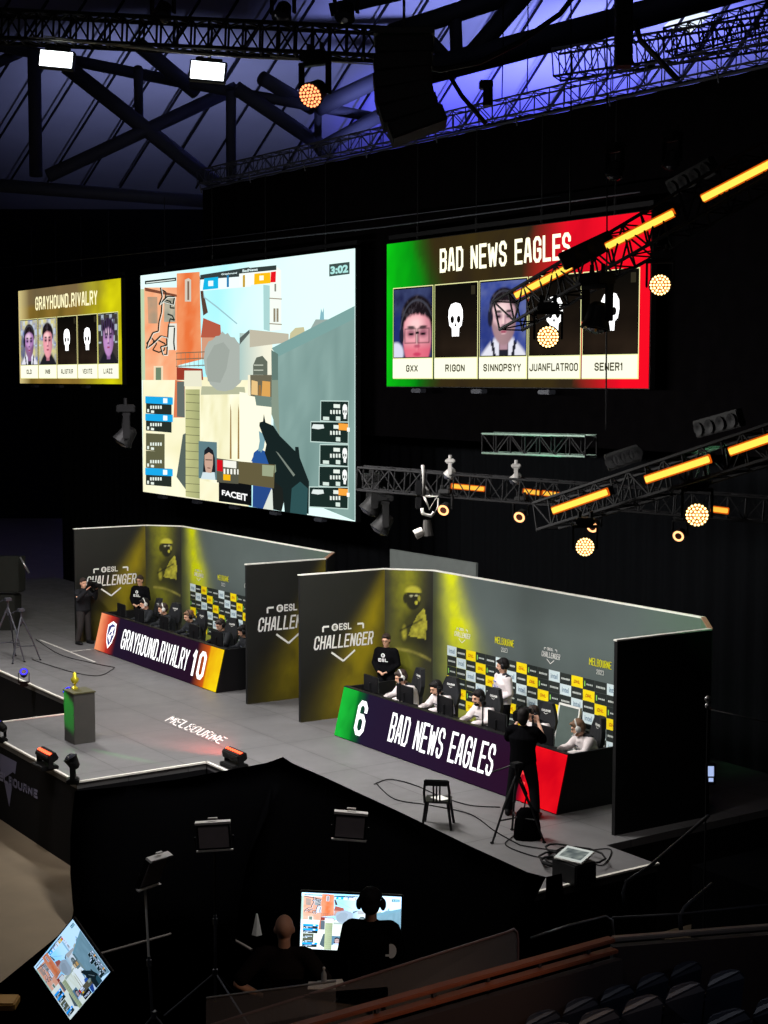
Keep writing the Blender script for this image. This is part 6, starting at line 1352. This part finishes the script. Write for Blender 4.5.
# ================================================================ LIGHTING
def light(kind, name, loc_, energy, col, target=None, size=.3, spot=None, blend=.5, shape=None, sy=None):
    d = bpy.data.lights.new(name, kind); d.energy = energy; d.color = col[:3]; o = bpy.data.objects.new(name, d); COL.objects.link(o); o.location = loc_
    if kind == 'AREA': d.size = size; d.shape = 'RECTANGLE' if sy else 'SQUARE'; d.size_y = sy or size
    else: d.shadow_soft_size = size
    if spot: d.spot_size = math.radians(spot); d.spot_blend = blend
    if target is not None: o.rotation_euler = (V(target)-V(loc_)).to_track_quat('-Z', 'Y').to_euler()
    return o
WC = (1, .97, .93)
for dx in (0, -11.7):
    light('AREA', 'booth_wash', (-21.8+dx, 12.6, 7.2), 1000 if dx == 0 else 820, WC, (-22+dx, 18, 1.2), 4.5, sy=.6)
for dx in (0, -11.7): light('SPOT', 'side_fill', (-14+dx, 14.5, 8), 700, WC, (-26.6+dx, 17.3, 1.5), .3, 34, .8)  # added spots that brighten the left side panels
light('SPOT', 'deck_wash', (-24, 9, 10), 4300, (1, .95, .97), (-25.5, 14.8, 0), .4, 62, 1)
light('SPOT', 'deck_wash', (-36, 8, 10), 1900, (1, .96, .98), (-35, 13.5, 0), .4, 60, 1)
light('SPOT', 'deck_wash', (-27, 6, 9), 700, (1, .95, .94), (-28, 12, 0), .4, 40, 1)
light('SPOT', 'deck_wash', (-16, 10, 9), 700, (1, .93, .9), (-18.5, 14.5, 0), .4, 50, 1)
light('SPOT', 'red_wash', tuple(G(234, 767)+V((-.3, .25, .5))), 650, (1, .1, .07), tuple(G(185, 736)), .08, 60, 1)
light('SPOT', 'green_wash', (-32.4, 9.9, 2.2), 3000, (.03, 1, .08), tuple(pc+V((-.1, -.1, .6))), .05, 9, .5)
light('SPOT', 'yellow_wash', (-28.5, 8.5, 6), 300, (1, .9, .2), (tx, ty, 1.1), .05, 7, .4)
light('SPOT', 'green_wash', (-14.5, 15, 6.5), 700, (.3, 1, .45), (-18.6, 18.9, 2.8), .2, 26, 1)
light('SPOT', 'green_truss_wash', tuple(at(560, 520, 27)), 260, (.2, 1, .6), tuple(at(545, 447, 28)), .1, 30, .6)
light('SPOT', 'curtain_wash', (-12, 18, 5), 160, (.8, .95, .95), (-13, 24.4, 1), .5, 80, 1)
def up_light(px, py, t_, e, col, tx, ty, spot):
    light('SPOT', 'roof_uplight', tuple(at(px, py, t_)), e, col, tuple(on_roof(tx, ty)), 1., spot, 1)
up_light(500, 330, 60, 62000, (.12, .12, 1), 500, 105, 56)
up_light(640, 300, 56, 40000, (.26, .28, 1), 640, 40, 60)
up_light(450, 300, 50, 26000, (.36, .4, 1), 450, 20, 50)
up_light(150, 300, 60, 8000, (.5, .55, 1), 180, 90, 80)
light('AREA', 'roof_glow', tuple(at(560, -300, 40)), 300, (.5, .55, 1), tuple(at(560, 60, 60)), 8)
light('SPOT', 'house_light', (-33, 4, 12), 1700, (1, .86, .66), (-25.5, 7.0, FLOOR), .5, 42, 1)
light('AREA', 'house_fill', (-8, 4, 14), 80, (1, .9, .88), (-14, 10, 0), 4)
light('SPOT', 'rail_fill', (-3, 10, 7), 420, (1, .6, .34), tuple(G(450, 990, bz)), .2, 20, 1)  # added unseen spot that brightens the timber rail
light('SPOT', 'rig_fill', tuple(at(440, 640, 20)), 15, (1, .97, .93), tuple(at(426, 508, 24)), .1, 16, .8)  # narrow spot added to pick out the camera rig
light('SPOT', 'stand_fill', (-14, 3, 9), 260, (.9, .95, 1), tuple(p0s), .2, 12, 1)  # unseen spot added to lift the silver stand out of the dark
light('SPOT', 'seat_fill', (-2, 14, 7), 190, (.8, .85, 1), tuple(at(640, 1000, 11.5)), .3, 40, 1)  # cool spot added to bring up the navy seats
w = bpy.data.worlds.new('world'); sc.world = w; w.use_nodes = True; w.node_tree.nodes['Background'].inputs[0].default_value = (.5, .55, .7, 1); w.node_tree.nodes['Background'].inputs[1].default_value = .004
